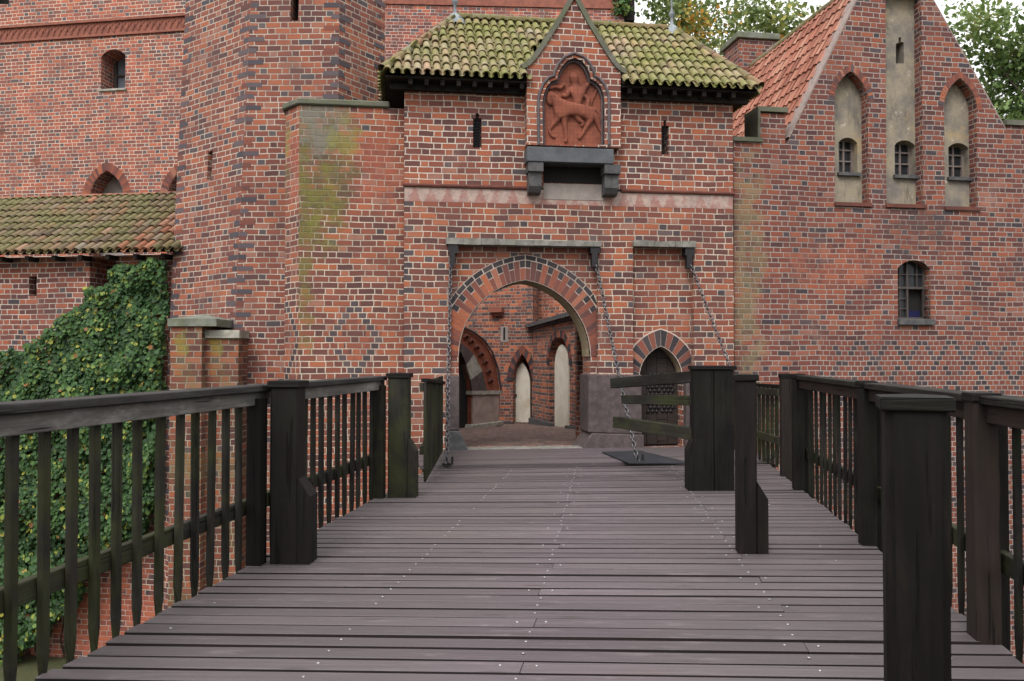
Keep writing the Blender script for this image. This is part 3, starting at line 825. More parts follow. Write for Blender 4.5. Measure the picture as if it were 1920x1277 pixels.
# postern door leaf with studs
dm = MB(); dz = arch_poly(pc, pz0, ps, pr, 0.02, 10)
for k in range(4):
    a, b = pc - ps + 2 * ps * k / 4, pc - ps + 2 * ps * (k + 1) / 4
    top = lambda x: pz0 + pr * (1 - (abs(x - pc) / ps) ** 1.7)
    xs = [a + .004, (a + b) / 2, b - .004]
    dm.prism([(xs[0], .02), (xs[2], .02)] + [(x, top(x)) for x in reversed(xs)], .36, .41)
door = dm.build('postern_door', M['door'], gate)
sm = MB()
for (gx, gz, nx, nz) in ((-.62, .62, 3, 4), (.05, .62, 3, 4), (-.62, 1.0, 3, 4), (.05, 1.0, 3, 4), (-.62, 1.38, 3, 2), (.05, 1.38, 3, 2)):
    for i in range(nx):
        for j in range(nz):
            u = pc + ps * (gx + .2 + i * .2 + (.1 if j % 2 else 0)); z = .12 + gz * .8 + j * .07
            sm.lathe([(.034, 0), (.031, .016), (.016, .029), (0, .032)], (0, 0, 0), 8)
            k = 8 * 4
            for q in range(len(sm.v) - k, len(sm.v)):
                p = sm.v[q]; sm.v[q] = Vector((u + p.x, .36 - p.z, z + p.y))
sm.build('door_studs', M['iron'], door, smooth=True)
# granite base blocks
def gran(poly_px, w0, w1, mat='granite', name='granite_block'):
    b = MB(); b.prism(G.poly(poly_px), w0, w1); return b.build(name, M[mat], gate, bevel=.012, weld=True)
gran([(1103, 811), (1203, 814), (1203, 703), (1103, 702)], -.022, .7)
gran([(1085, 847), (1205, 848), (1205, 815), (1108, 812)], -.09, .72)
gran([(836, 806), (861, 807), (861, 705), (836, 704)], -.022, .7)
gran([(838, 850), (881, 850), (861, 808), (838, 807)], -.09, .72, 'granite_dark')
gran([(1286, 845), (1306, 845), (1306, 712), (1286, 712)], -.022, .3)
th = MB(); th.box(ac - as_ - .1, ac + as_ + .1, -.05, .30, -.06, .022); th.build('threshold', M['lintel'], gate, bevel=.008)
# stone lintels above the recesses, and iron hooks that carry the chains
for (x0, x1, y0, y1) in ((836, 1126, 446, 459), (1186, 1302, 450, 463)):
    b = MB(); (a, z0), (c_, z1) = G.px(x0, y1), G.px(x1, y0)
    z1 = z0 + .105
    nseg = 9
    for k in range(nseg):
        q0, q1 = a + (c_ - a) * k / nseg, a + (c_ - a) * (k + 1) / nseg
        b.box(q0, q1 - .004, -.10 + random.uniform(0, .012), RD, z0 + random.uniform(0, .006), z1 + random.uniform(-.012, .01))
    b.build('lintel', M['lintel'], gate)
# roof
ov = .36
we = -ov; ev0, ev1 = uL - ov, uR + ov
ze = G.px(860, 138, -ov)[1] - .04
wr = 1.6; rdL, rdR = G.pu(852, wr), G.pu(1262, wr); zr = G.px(1000, 41, wr)[1] - .05
T = math.hypot(zr - ze, wr - we); et = Vector((0, (wr - we) / T, (zr - ze) / T)); nr = Vector((0, -et.z, et.y))
rm = MB()
DW = -.26
d0, d1 = G.pu(988, DW), G.pu(1165, DW)
dzb = G.px(1075, 274, DW)[1]; dze = G.px(1075, 128, DW)[1]; dza = G.px(1078, -8, DW)[1]
dmx = (d0 + d1) / 2; dor0, dor1 = d0 - .02, d1 + .02
def d_hw(z): return (d1 - d0) / 2 * max(0, min(1, (dza - z) / (dza - dze))) + .06
def f_smin(t): return (rdL - ev0) * t / T
def f_smax(t): return (ev1 - ev0) - (ev1 - rdR) * t / T
tiles(rm, Vector((ev0, we, ze)), Vector((1, 0, 0)), et, nr, T, f_smin, f_smax, skip=lambda s, t: abs(s + ev0 - dmx) < d_hw(ze + t * et.z))
wb = 3.2 + ov
Tb = math.hypot(zr - ze, wb - wr); etb = Vector((0, -(wb - wr) / Tb, (zr - ze) / Tb))
tiles(rm, Vector((ev1, wb, ze)), Vector((-1, 0, 0)), etb, Vector((0, etb.z, -etb.y)), Tb, lambda t: (ev1 - rdR) * t / Tb, lambda t: (ev1 - ev0) - (rdL - ev0) * t / Tb)
for (eu, ru, d) in ((ev0, rdL, 1), (ev1, rdR, -1)):
    Th = math.hypot(ru - eu, zr - ze); e = Vector(((ru - eu) / Th, 0, (zr - ze) / Th)); nn = Vector((-e.z * d, 0, abs(e.x)))
    if d == 1: tiles(rm, Vector((eu, wb, ze)), Vector((0, -1, 0)), e, nn, Th, lambda t: (wb - wr) * t / Th, lambda t: (wb - we) - (wr - we) * t / Th)
    else: tiles(rm, Vector((eu, we, ze)), Vector((0, 1, 0)), e, nn, Th, lambda t: (wr - we) * t / Th, lambda t: (wb - we) - (wb - wr) * t / Th)
roof = rm.build('tiled_roof', M['roof_moss'], gate, smooth=True)
hm = MB()
for p, q in (((ev0, we, ze), (rdL, wr, zr)), ((ev1, we, ze), (rdR, wr, zr)), ((rdL, wr, zr), (rdR, wr, zr)), ((ev0, wb, ze), (rdL, wr, zr)), ((ev1, wb, ze), (rdR, wr, zr))):
    ridge_tiles(hm, Vector(q) + Vector((0, 0, .06)), Vector(p) + Vector((0, 0, .07)))
hm.build('ridge_tiles', M['roof_grey'], roof, smooth=True)
un = MB()   # boarding under the tiles and the dark eave timbers
A, B_, C_, D_ = (ev0 + .03, we + .03, ze), (ev1 - .03, we + .03, ze), (ev1 - .03, wb - .03, ze), (ev0 + .03, wb - .03, ze)
E_, F_ = (rdL, wr, zr), (rdR, wr, zr)
un.add([A, B_, C_, D_, E_, F_], [(1, 2, 5), (2, 3, 4, 5), (3, 0, 4)])
ra, rb_ = max(rdL, dor0), min(rdR, dor1)
un.add([A, (dor0, we + .03, ze), (dor0, wr, zr), E_], [(0, 1, 2, 3)]); un.add([(dor1, we + .03, ze), B_, F_, (dor1, wr, zr)], [(0, 1, 2, 3)])
un.box(ev0 + .04, dor0, we + .05, -.01, ze - .05, ze - .02); un.box(dor1, ev1 - .04, we + .05, -.01, ze - .05, ze - .02)
un.box(ev0 + .04, uL - .006, -.0095, wb - .05, ze - .05, ze - .02); un.box(uR + .006, ev1 - .04, -.0095, wb - .05, ze - .05, ze - .02)
un.beam((uL - .25, -.06, ze - .12), (dor0, -.06, ze - .12), .1, .13); un.beam((dor1, -.06, ze - .12), (uR + .25, -.06, ze - .12), .1, .13)
for k in range(22):
    u = uL + .1 + (uR - uL - .2) * k / 21
    if dor0 - .05 < u < dor1 + .05: continue
    un.beam((u, .0, ze - .10), (u, we + .06, ze - .10), .07, .09)
un.build('eaves', M['eave'], gate)
for px_, py_, pu_ in ((852, 32, rdL), (1262, 42, rdR)):
    b = MB(); z = zr + .06
    b.lathe([(.25, -.19), (.19, -.07), (.09, .04), (.035, .09), (.03, .22), (.055, .26), (.06, .31), (.03, .36), (.018, .42), (.014, .8), (0, .82)], (pu_, wr, z), 14)
    b.build('finial', M['lead'], gate, smooth=True)
# projecting dormer with the relief
nich = G.poly([(1018, 272), (1134, 272), (1134, 192), (1133, 178), (1127, 162), (1117, 152), (1108, 148), (1106, 137), (1100, 124), (1090, 113), (1077, 108), (1064, 113), (1054, 124), (1047, 137), (1045, 148), (1034, 152), (1025, 162), (1019, 178), (1017, 192)], DW)
dm = MB()
dm.slab([(d0, dzb), (d1, dzb), (d1, dze), (dmx, dza), (d0, dze)], [nich], DW, DW + .14)
dm.box(d0, d0 + .02, DW + .141, 1.2, dzb, dze); dm.box(d1 - .02, d1, DW + .141, 1.2, dzb, dze)
dorm = dm.build('dormer_gable', brickGup, gate)
# gable roof behind the dormer face
dr = MB()
for sgn in (-1, 1):
    p = (dmx + sgn * (d1 - dmx + .02), dze - .02)
    dr.add([(dmx, DW + .05, dza), (p[0], DW + .05, p[1]), (p[0], 1.5, p[1]), (dmx, 2.0, dza)], [(0, 1, 2, 3) if sgn > 0 else (3, 2, 1, 0)])
dr.build('dormer_roof', M['roof_grey'], dorm)
cp = MB()   # swept coping along the gable edges
for sgn in (-1, 1):
    hw = d1 - dmx
    path = [(dmx - sgn * .0, dza + .03), (dmx + sgn * hw * .33, dza + (dze - dza) * .36), (dmx + sgn * hw * .66, dza + (dze - dza) * .70), (dmx + sgn * hw * .88, dza + (dze - dza) * .91), (dmx + sgn * hw * 1.0, dza + (dze - dza) * .985), (dmx + sgn * (hw + .09), dze - .02)]
    for a, b in zip(path, path[1:]):
        cp.beam((a[0], DW + .09, a[1]), (b[0], DW + .09, b[1]), .26, .085, up=(0, 0, 1))
cp.build('gable_coping', M['copper'], dorm)
rb = MB(); us = [p[0] for p in nich]; zs = [p[1] for p in nich]
rb.box(min(us) - .02, max(us) + .02, DW + .13, DW + .16, min(zs) - .02, max(zs) + .02)
relief = rb.build('relief_panel', M['terra'], dorm)
mo = MB()
edge = [nich[0]] + list(reversed(nich[2:])) + [nich[1]]
edge = [nich[0]] + [nich[-1 - i] for i in range(len(nich) - 2)] + [nich[1]]
def offs(pts, d):
    cx, cz = sum(p[0] for p in pts) / len(pts), sum(p[1] for p in pts) / len(pts)
    out = []
    for i, p in enumerate(pts):
        a, b = pts[max(0, i - 1)], pts[min(len(pts) - 1, i + 1)]
        tx, tz = b[0] - a[0], b[1] - a[1]; L = math.hypot(tx, tz)
        out.append((p[0] - tz / L * d, p[1] + tx / L * d))
    return out
for d, rad, y in ((.02, .030, DW + .03), (.075, .028, DW - .008), (-.03, .02, DW + .08)):
    pts = offs(edge, d)
    mo.tube([(p[0], y, p[1]) for p in pts], rad, 7)
mo.build('niche_moulding', M['glaze'], dorm, smooth=True)
# horseman relief, one continuous raised figure per body
def rl(x, y): return G.px(x, y, DW + .12)
def relief_body(name, nodes, edges, depth=.5, sub=2):
    pts = []
    for (x, y, r) in nodes:
        u, z = rl(x, y); pts.append(((u, 0, z), r / 108 * 1.16))
    Mx = Matrix.Translation((0, DW + .118, 0)) @ Matrix.Diagonal((1, depth, 1, 1))
    return skin(name, pts, edges, M['terra'], relief, Mx, sub)
relief_body('horse', [(1098, 208, 12.5), (1072, 207, 11), (1052, 204, 13), (1043, 192, 9), (1035, 180, 8.5), (1030, 176, 7.5), (1029, 188, 6.6), (1034, 199, 5.4),
    (1046, 222, 6), (1036, 234, 4), (1029, 244, 3), (1034, 255, 2.6), (1042, 258, 3),
    (1058, 226, 5.5), (1060, 245, 3.4), (1062, 262, 3), (1059, 268, 3.4),
    (1108, 224, 7.5), (1098, 240, 4), (1092, 252, 3), (1084, 262, 3),
    (1118, 222, 7), (1123, 238, 4), (1130, 252, 3), (1131, 266, 3.4),
    (1115, 204, 4), (1124, 214, 3.2), (1129, 232, 3)],
    [(0, 1), (1, 2), (2, 3), (3, 4), (4, 5), (5, 6), (6, 7), (2, 8), (8, 9), (9, 10), (10, 11), (11, 12), (2, 13), (13, 14), (14, 15), (15, 16),
     (0, 17), (17, 18), (18, 19), (19, 20), (0, 21), (21, 22), (22, 23), (23, 24), (0, 25), (25, 26), (26, 27)], .95)
relief_body('rider', [(1080, 204, 8), (1082, 190, 8.5), (1082, 174, 9.5), (1078, 160, 4.5), (1076, 150, 8.5), (1075, 142, 8),
    (1068, 170, 6), (1061, 181, 4.5), (1052, 178, 3.6), (1094, 168, 5.5), (1102, 158, 4), (1108, 153, 3.4),
    (1079, 212, 7), (1084, 224, 5), (1094, 232, 3.6), (1089, 238, 3), (1074, 136, 4)],
    [(0, 1), (1, 2), (2, 3), (3, 4), (4, 5), (2, 6), (6, 7), (7, 8), (2, 9), (9, 10), (10, 11), (0, 12), (12, 13), (13, 14), (14, 15), (5, 16)], 1.0)
lm = MB()
a, b = rl(1120, 165), rl(1098, 218)
lm.tube([(a[0], DW + .10, a[1]), (b[0], DW + .10, b[1])], .012, 6)
pts = [rl(*p) for p in ((1040, 204), (1055, 208), (1072, 200), (1088, 206), (1108, 204))]
lm.tube([(p[0], DW + .085, p[1]) for p in pts], .012, 6)
pts = [rl(*p) for p in ((1030, 166), (1040, 163), (1050, 166), (1058, 160))]
lm.tube([(p[0], DW + .10, p[1]) for p in pts], .035, 7)
pts = [rl(*p) for p in ((1092, 176), (1102, 186), (1100, 204), (1094, 214))]
lm.tube([(p[0], DW + .10, p[1]) for p in pts], [.02, .045, .05, .02], 7)
lm.build('cloak_and_harness', M['terra'], relief, smooth=True)
# bird netting in front of the relief
nt = MB(); u0, u1 = min(us), max(us); z0, z1 = min(zs), max(zs)
def inside(u, z):
    c = False; n = len(nich); j = n - 1
    for i in range(n):
        (a, b), (c2, d) = nich[i], nich[j]
        if (b > z) != (d > z) and u < (c2 - a) * (z - b) / (d - b) + a: c = not c
        j = i
    return c
for k in range(1, 16):
    u = u0 + (u1 - u0) * k / 16
    zz = max([z0 + (z1 - z0) * i / 40 for i in range(41) if inside(u, z0 + .01 + (z1 - z0) * i / 40 * .99)] or [z0])
    nt.box(u - .0012, u + .0012, DW + .002, DW + .0045, z0, zz)
for k in range(1, 22):
    z = z0 + (z1 - z0) * k / 22; xs = [u0 + (u1 - u0) * i / 60 for i in range(61) if inside(u0 + (u1 - u0) * i / 60, z)]
    if xs: nt.box(min(xs), max(xs), DW - .001, DW + .0018, z - .0012, z + .0012)
nt.build('netting', M['iron'], dorm)
sb = MB(); (a, z1), (b, z0) = G.px(988, 274, DW - .08), G.px(1149, 303, DW - .08)
z0 = z1 - .26
sb.box(a, b + .02, DW - .08, -.008, z0, z1); sb.build('stone_shelf', M['slate'], gate, bevel=.012)
for (x0, x1) in ((990, 1018), (1133, 1163)):
    cb = MB(); a, b = G.pu(x0, DW), G.pu(x1, DW)
    cb.prism([(a, z0 - .16), (b, z0 - .16), (b, z0 - .004), (a, z0 - .004)], DW - .06, -.008)
    prof = [(DW, z0 - .165), (-.008, z0 - .165), (-.008, z0 - .52), (DW + .08, z0 - .50), (DW + .01, z0 - .40)]
    v = [(a + .02, y, z) for y, z in prof] + [(b - .02, y, z) for y, z in prof]; n = len(prof)
    cb.add(v, [tuple(range(n)), tuple(reversed(range(n, 2 * n)))] + [(i, i + n, (i + 1) % n + n, (i + 1) % n) for i in range(n)])
    cb.build('corbel', M['granite_dark'], gate)
pp = MB(); a, b = G.pu(1019), G.pu(1133); pp.box(a, b, -.012, .0, z0 - .58, z0 - .30); pp.build('plaster_patch', M['plaster_grey'], gate)
pp = MB(); pp.box(a, b, -.011, -.0065, z0 - .29, z0 - .002); pp.build('drop_slot', M['void'], gate)

# ============================================================ MOSSY WALL between tower and gatehouse
WW = .18
wl = G.pu(559, WW); wr_ = uL - .004; wzt = G.px(650, 200, WW)[1]
mw = plane_thing('side_wall', 'mossy brick wall with dark diamond pattern between tower and gatehouse', 'wall', G, MOAT)
dc = G.px(665, 636, WW)
gcol = (.13, .14, .035)
brickW = brick_mat('side_wall_brick', ch=.105, dark=.035, stretch_dark=.004, shift=57, mort=(.48, .40, .33),
    diapers=[(dc[0], dc[1], .43, .64)],
    patches=[(wl + .38, G.px(600, 330, WW)[1], .62, 1.25, .8, (.085, .080, .032)), (wl + .35, wzt - .25, .62, .7, .8, (.15, .15, .125)), (wl + .05, G.px(560, 470, WW)[1], .22, 2.2, .7, (.12, .115, .03)),
             (wl + .42, G.px(600, 400, WW)[1], .34, .75, .7, (.15, .145, .026)), (wl + .75, wzt - .55, .3, .45, .7, (.19, .17, .04)), (wl + 1.4, wzt - .9, .5, .9, .55, (.30, .085, .05)), (wl + 1.5, -.6, .9, 1.6, .5, (.33, .09, .05))])
b = MB()
pl = [(wl, WW), (wr_, WW), (wr_, 1.5), (wl - .28, 1.5), (wl - .28, WW + .38)]
n = len(pl)
for z0_, z1_ in ((MOAT, wzt),):
    v = [(x, y, z0_) for x, y in pl] + [(x, y, z1_) for x, y in pl]
    b.add(v, [(i, (i + 1) % n, (i + 1) % n + n, i + n) for i in range(n)] + [tuple(range(n, 2 * n))])
b.build('wall', brickW, mw)
b = MB(); pl2 = [(wl - .03, WW - .05), (wr_ - .25, WW - .05), (wr_ - .25, 1.5), (wl - .34, 1.5), (wl - .34, WW + .35)]
v = [(x, y, wzt + .002) for x, y in pl2] + [(x, y, wzt + .11) for x, y in pl2]
b.add(v, [(i, (i + 1) % n, (i + 1) % n + n, i + n) for i in range(n)] + [tuple(range(n, 2 * n)), tuple(reversed(range(n)))])
b.build('coping', M['copper'], mw, bevel=.02, weld=True)

# ============================================================ TOWER
zlo, zhi = MOAT, 11.0
def tower_pt(xb, xt, Z):
    """corner seen at column xb at eye level and xt at the photo's top edge"""
    zt_ = CAMZ + 670 / F * Z; k = 1 / (zt_ - CAMZ)
    return lambda z: Vector((X_at(xb + (xt - xb) * (z - CAMZ) * k, Z), Z, z))
TC = [tower_pt(315, 343, 16.2), tower_pt(437, 466, 15.0), tower_pt(627, 634, 15.0), tower_pt(716, 720, 16.0)]
tow = thing('tower', 'octagonal brick tower with dark banded corners and narrow slits', 'tower', (-4.2, 16.2, MOAT))
brickT = brick_mat('tower_brick', flemish=True, ch=.105, dark=.10, stretch_dark=.03, shift=11, hue=(.97, .98, 1.03), mort=(.43, .365, .31))
b = MB(); off = Vector((-4.2, 16.2, 0))
ring = lambda z: [f(z) - off for f in TC] + [Vector((1.4, 1.9, z)), Vector((.3, 3.0, z)), Vector((-1.5, 3.0, z)), Vector((-2.6, 1.7, z))]
r0, r1 = ring(zlo), ring(zhi)
# slits: holes cut in two faces by splitting those faces
def face_point(i, s, z):
    a, c = TC[i](z) - off, TC[i + 1](z) - off
    return a + (c - a) * s
def face_solve(i, x, y):
    best = None
    for a in range(0, 101):
        s = a / 100
        for _ in range(1):
            # height where this column of the face meets the pixel row
            Z = (face_point(i, s, 4) + off).y
            z = CAMZ + (670 - y) / F * Z
            p = face_point(i, s, z) + off
            e = abs(960 + p.x / p.y * F - x)
        if best is None or e < best[0]: best = (e, s, z)
    return best[1], best[2]
for i in range(8):
    j = (i + 1) % 8
    slit = {0: (385, 397, 280, 336), 1: (540, 557, -25, 34)}.get(i)
    if slit is None:
        b.add([r0[i], r0[j], r1[j], r1[i]], [(0, 1, 2, 3)], r=.5); continue
    s0, za = face_solve(i, slit[0], slit[3]); s1, zb_ = face_solve(i, slit[1], slit[2])
    fp = lambda s, z: face_point(i, s, z)
    S = [0, s0, s1, 1]; Zs = [zlo, za, zb_, zhi]
    for a in range(3):
        for c in range(3):
            if a == 1 and c == 1: continue
            b.add([fp(S[a], Zs[c]), fp(S[a + 1], Zs[c]), fp(S[a + 1], Zs[c + 1]), fp(S[a], Zs[c + 1])], [(0, 1, 2, 3)], r=.5)
    nrm = (fp(1, za) - fp(0, za)).cross(Vector((0, 0, 1))).normalized() * -.35
    q = [fp(s0, za), fp(s1, za), fp(s1, zb_), fp(s0, zb_)]
    for k in range(4):
        p0, p1 = q[k], q[(k + 1) % 4]
        b.add([p0, p0 + nrm, p1 + nrm, p1], [(0, 3, 2, 1)], r=.5)
    sm = MB(); sm.add([p + nrm * .98 for p in q], [(0, 1, 2, 3)])
    sm.build('slit', M['void'], tow)
b.add(r1, [tuple(range(8))])
tow_wall = b.build('wall', brickT, tow)
# corner bricks: alternate long dark bricks wrapping each front corner
q = MB()
z = MOAT + .0; row = 0
while z < 9.2:
    for i in (0, 1, 2, 3):
        if row % 2 or random.random() < .12: continue
        c = TC[i](z + .05) - off
        for k, o_ in ((i - 1, -1), (i, 1)):
            if k < 0 or k > 2: continue
            other = TC[i + o_](z + .05) - off
            L = .28 if (row % 4 == 0) == (o_ > 0) else .145
            d = (other - c).normalized(); nn = d.cross(Vector((0, 0, 1))) * (1 if o_ > 0 else -1)
            p = c + nn * .0035 + d * .004; p.z = z + .010
            v = [p, p + d * L, p + d * L + Vector((0, 0, .087)), p + Vector((0, 0, .087))]
            r = 1.1 + .85 * random.random() if row % 2 == 0 and random.random() < .85 else .05 + .4 * random.random()
            q.add(v, [(0, 1, 2, 3) if o_ > 0 else (3, 2, 1, 0)], r=r)
    z += .105; row += 1
absorb(tow_wall, q.build('corner_bricks', M['block'], tow), M['block'])

# ============================================================ ABUTMENT PIERS at the tower foot
brickP = brick_mat('pier_brick', ch=.11, dark=.12, stretch_dark=.04, shift=91, hue=(.85, .85, .8), moss_low=.55, mort=(.30, .26, .20),
                   patches=[(-.08, 1.85, .12, .32, .6, (.17, .165, .025))])
for k, (x0, x1, yt, Z, lab) in enumerate(((319, 378, 612, 14.3, 'taller mossy brick pier with pitched stone cap by the ivy'), (379, 447, 634, 14.5, 'lower brick pier with flat stone cap against the tower corner'))):
    u0, u1 = X_at(x0, Z), X_at(x1, Z); zt_ = CAMZ + (670 - yt) / F * Z
    pr_ = thing('brick_pier', lab, 'pier', ((u0 + u1) / 2, Z, MOAT), 0, 'brick piers at the foot of the tower')
    hw = (u1 - u0) / 2; b = MB(); b.box(-hw, hw, 0, 1.3, MOAT, zt_); b.build('shaft', brickP, pr_)
    c = MB()
    if k == 0:
        c.box(-hw - .03, hw + .27, -.05, 1.3, zt_ + .002, zt_ + .13)
        c.add([(-hw - .03, -.05, zt_ + .131), (hw + .27, -.05, zt_ + .131), (hw + .27, 1.3, zt_ + .131), (-hw - .03, 1.3, zt_ + .131), (.12, .6, zt_ + .24)], [(0, 1, 4), (1, 2, 4), (2, 3, 4), (3, 0, 4)])
    else: c.box(-hw - .0, hw + .03, -.05, 1.2, zt_ + .002, zt_ + .14)
    c.build('cap', M['coping'] if k == 0 else M['limestone'], pr_)

# ============================================================ GABLED HOUSE on the right
house = plane_thing('gabled_house', 'brick house with steep gable, three plaster niches and orange tiled roof', 'house', RP, MOAT)
r = RP.px
rl0 = uL; a0 = -.03
x_r = 9.5
topL = r(1400, 266)[1]
apx = r(1674, -136)
gl = r(1482, 258); gr = r(1907, 282)
zR = r(1915, 284)[1]
def r_arch(x0, x1, ybot, yspring, yapex):
    (u0, zb), (u1, _) = r(x0, ybot), r(x1, ybot)
    zs_ = r((x0 + x1) / 2, yspring)[1]; za = r((x0 + x1) / 2, yapex)[1]
    return arch_poly((u0 + u1) / 2, zs_, (u1 - u0) / 2, za - zs_, zb)
N1 = r_arch(1566, 1629, 379, 190, 134); N3 = r_arch(1772, 1833, 387, 205, 147)
(u0, zb), (u1, _) = r(1662, 382), r(1731, 382); N2t = r(1700, -14)[1]; N2 = [(u0, zb), (u1, zb), (u1, N2t), (u0 + .02, N2t)]
lw = seg_arch(r(1684, 600)[0], r(1745, 600)[0], r(1715, 598)[1], r(1715, 488)[1], .16)
out = [(a0, MOAT), (x_r, MOAT), (x_r, zR), (gr[0] + .02, zR), gr, apx, gl, (gl[0] - .05, gl[1] - .1), (gl[0] - .05, topL), (a0, topL)]
dcs = []
for x, y in ((1545, 690), (1612, 690), (1722, 690), (1792, 690), (1866, 690)):
    u, z = r(x, y); dcs.append((u, z, .30, .62))
brickR = brick_mat('house_brick', ch=.096, dark=.12, stretch_dark=.03, shift=123, hue=(.78, .75, .82), mort=(.30, .25, .225), ringw=.062, lattice=(r(1728, 660)[0], r(1728, 637)[1] - .39, .325, .39, r(1535, 660)[0], MOAT, r(1728, 634)[1]),
    patches=[(.25, 3.2, .35, 2.6, .5, (.20, .17, .09)), (r(1720, 420)[0], r(1720, 430)[1], .8, .55, .55, (.055, .042, .042)), (.3, -.8, .4, 1.2, .4, (.16, .15, .07)), (r(1560, 500)[0], r(1560, 500)[1], .9, .5, .35, (.36, .11, .06))])
ND = .22
b = MB(); b.slab(out, [N1, N2, N3, lw], 0, ND)
b.box(x_r - .02, x_r, ND + .001, 9, MOAT, zR); b.box(a0, x_r, 8.98, 9.0, MOAT, zR - .3)
b.build('gable_wall', brickR, house)
# merlons and copper cappings
(ua, _), (ub, zz) = r(1888, 240), r(1990, 240)
b = MB(); (u0, z0), (u1, z1) = r(1424, 265), r(1472, 214)
b.box(u0, u1, 0, .5, topL, z1); b.box(a0, gl[0] - .05, ND + .001, .5, topL - 2, topL - .001)
(ua, _), (ub, zz) = r(1888, 240), r(1990, 240)
b.build('parapet', brickR, house)
b = MB(); b.box(ua, ub, -.004, .5, zR - .2, zz); b.build('parapet', brickR, house)
c = MB(); c.box(a0 - .02, u0 + .05, -.05, .53, topL + .002, topL + .08); c.box(u0 - .05, u0 - .002, -.05, .53, topL + .082, z1 + .02)
c.box(u0 - .05, u1 + .04, -.05, .53, z1 + .022, z1 + .11); c.build('parapet_capping', M['copper'], house); c = MB(); c.box(ua - .04, ub, -.05, .53, zz + .002, zz + .10)
c.build('parapet_capping', M['copper'], house)
# niche backs with window openings and windows
def win(x0, x1, y0, y1, rise=.10):
    return seg_arch(r(x0, y1, ND)[0], r(x1, y1, ND)[0], r((x0 + x1) / 2, y1, ND)[1], r((x0 + x1) / 2, y0, ND)[1], rise)
wins = [win(1573, 1608, 258, 324), win(1678, 1717, 263, 329), win(1779, 1817, 268, 333)]
sl = RP.poly([(1680, 119), (1695, 119), (1695, 80), (1690, 78), (1690, 70), (1685, 70), (1685, 80), (1680, 82)], ND)
for k, (nn_, w_) in enumerate(zip((N1, N2, N3), wins)):
    us = [p[0] for p in nn_]; zs = [p[1] for p in nn_]
    pb = MB(); holes = [w_] + ([sl] if k == 1 else [])
    pb.slab([(min(us) - .05, min(zs) - .05), (max(us) + .05, min(zs) - .05), (max(us) + .05, max(zs) + .05), (min(us) - .05, max(zs) + .05)], holes, ND + .003, ND + .30)
    niche = pb.build('niche_plaster', M['plaster'], house)
    if k == 1:
        vb = MB(); vb.add([(p[0], ND + .28, p[1]) for p in sl], [tuple(range(len(sl)))]); vb.build('slit', M['void'], niche)
    u0, u1 = min(p[0] for p in w_), max(p[0] for p in w_); z0, z1 = min(p[1] for p in w_), max(p[1] for p in w_)
    wf = MB(); wy = ND + .16
    for uu in (u0, (u0 + u1) / 2 - .018, u1 - .036): wf.box(uu, uu + .036, wy, wy + .05, z0, z1)
    for zz_ in (z0, z0 + (z1 - z0) * .36, z0 + (z1 - z0) * .68, z1 - .04): wf.box(u0, u1, wy + .004, wy + .044, zz_, zz_ + .028)
    wfr = wf.build('window_frame', M['frame'], niche)
    gm = MB(); gm.box(u0, u1, wy + .045, wy + .052, z0, z1); gm.build('pane', M['glass'], wfr)
    sm = MB(); sm.box(u0 - .04, u1 + .04, ND - .07, ND + .16, z0 - .065, z0 - .002); sm.build('window_sill', M['granite_dark'], niche)
    s2 = MB(); s2.box(min(us) - .02, max(us) + .05, -.045, ND, min(zs) - .07, min(zs) - .002); s2.build('niche_sill', M['terra_dark'], house)
    if k != 1:
        vb = MB(); c_ = (min(us) + max(us)) / 2; s_ = (max(us) - min(us)) / 2; zsp = nn_[2][1]; rs = max(zs) - zsp
        voussoirs(vb, c_, zsp, s_, rs, 13, .004, .125, -.006, .02, lambda i: random.random() < .15, gap=.010)
        va = vb.build('niche_arch', M['block'], house)
# lower barred window with an open casement
u0, u1 = min(p[0] for p in lw), max(p[0] for p in lw); z0, z1 = min(p[1] for p in lw), max(p[1] for p in lw)
bw = MB(); bw.box(u0 - .05, u1 + .05, ND + .05, ND + .06, z0 - .05, z1 + .05); back = bw.build('window_recess', M['void'], house)
wf = MB(); wy = ND - .07; um = u0 + (u1 - u0) * .42; zm = z0 + (z1 - z0) * .52
for uu in (u0 + .01, um): wf.box(uu, uu + .035, wy, wy + .05, z0, z1 - .02)
for uu in (u1 - .045,): wf.box(uu, uu + .035, wy, wy + .05, z0, z1 - .1)
wf.box(u0, u1, wy - .006, wy + .044, zm, zm + .045); wf.box(u0, u1, wy + .002, wy + .048, z0, z0 + .04)
for k in (1, 2): wf.box(u0 + .03, um, wy + .008, wy + .035, z0 + (zm - z0) * k / 3, z0 + (zm - z0) * k / 3 + .018)
wf.box(u0 + .03, u1 - .03, wy + .008, wy + .035, zm + (z1 - zm) * .5, zm + (z1 - zm) * .5 + .016)
wf.box((u0 + um) / 2, (u0 + um) / 2 + .016, wy + .01, wy + .033, z0, z1 - .05)
wf.box((um + u1) / 2 + .02, (um + u1) / 2 + .038, wy + .01, wy + .033, zm, z1 - .05)
wfr = wf.build('window_frame', M['frame_dark'], house)
gm = MB(); gm.box(u0 + .03, um, wy + .05, wy + .056, z0, zm); gm.box(u0 + .03, u1 - .03, wy + .05, wy + .056, zm + .03, z1); gm.build('pane', M['glass'], wfr)
cs = MB()   # open casement swung outwards on the right jamb
cu = u1 - .02
for zz_ in (z0 + .05, z0 + .05 + (zm - z0 - .08) * .33, z0 + .05 + (zm - z0 - .08) * .66, zm - .03):
    cs.beam((cu, wy - .01, zz_), (cu - .10, wy - .27, zz_), .025, .025)
for t_ in (0, .5, 1.0): cs.beam((cu - .10 * t_, wy - .01 - .26 * t_, z0 + .04), (cu - .10 * t_, wy - .01 - .26 * t_, zm - .02), .03, .03)
cs.build('casement', M['frame_dark'], house)
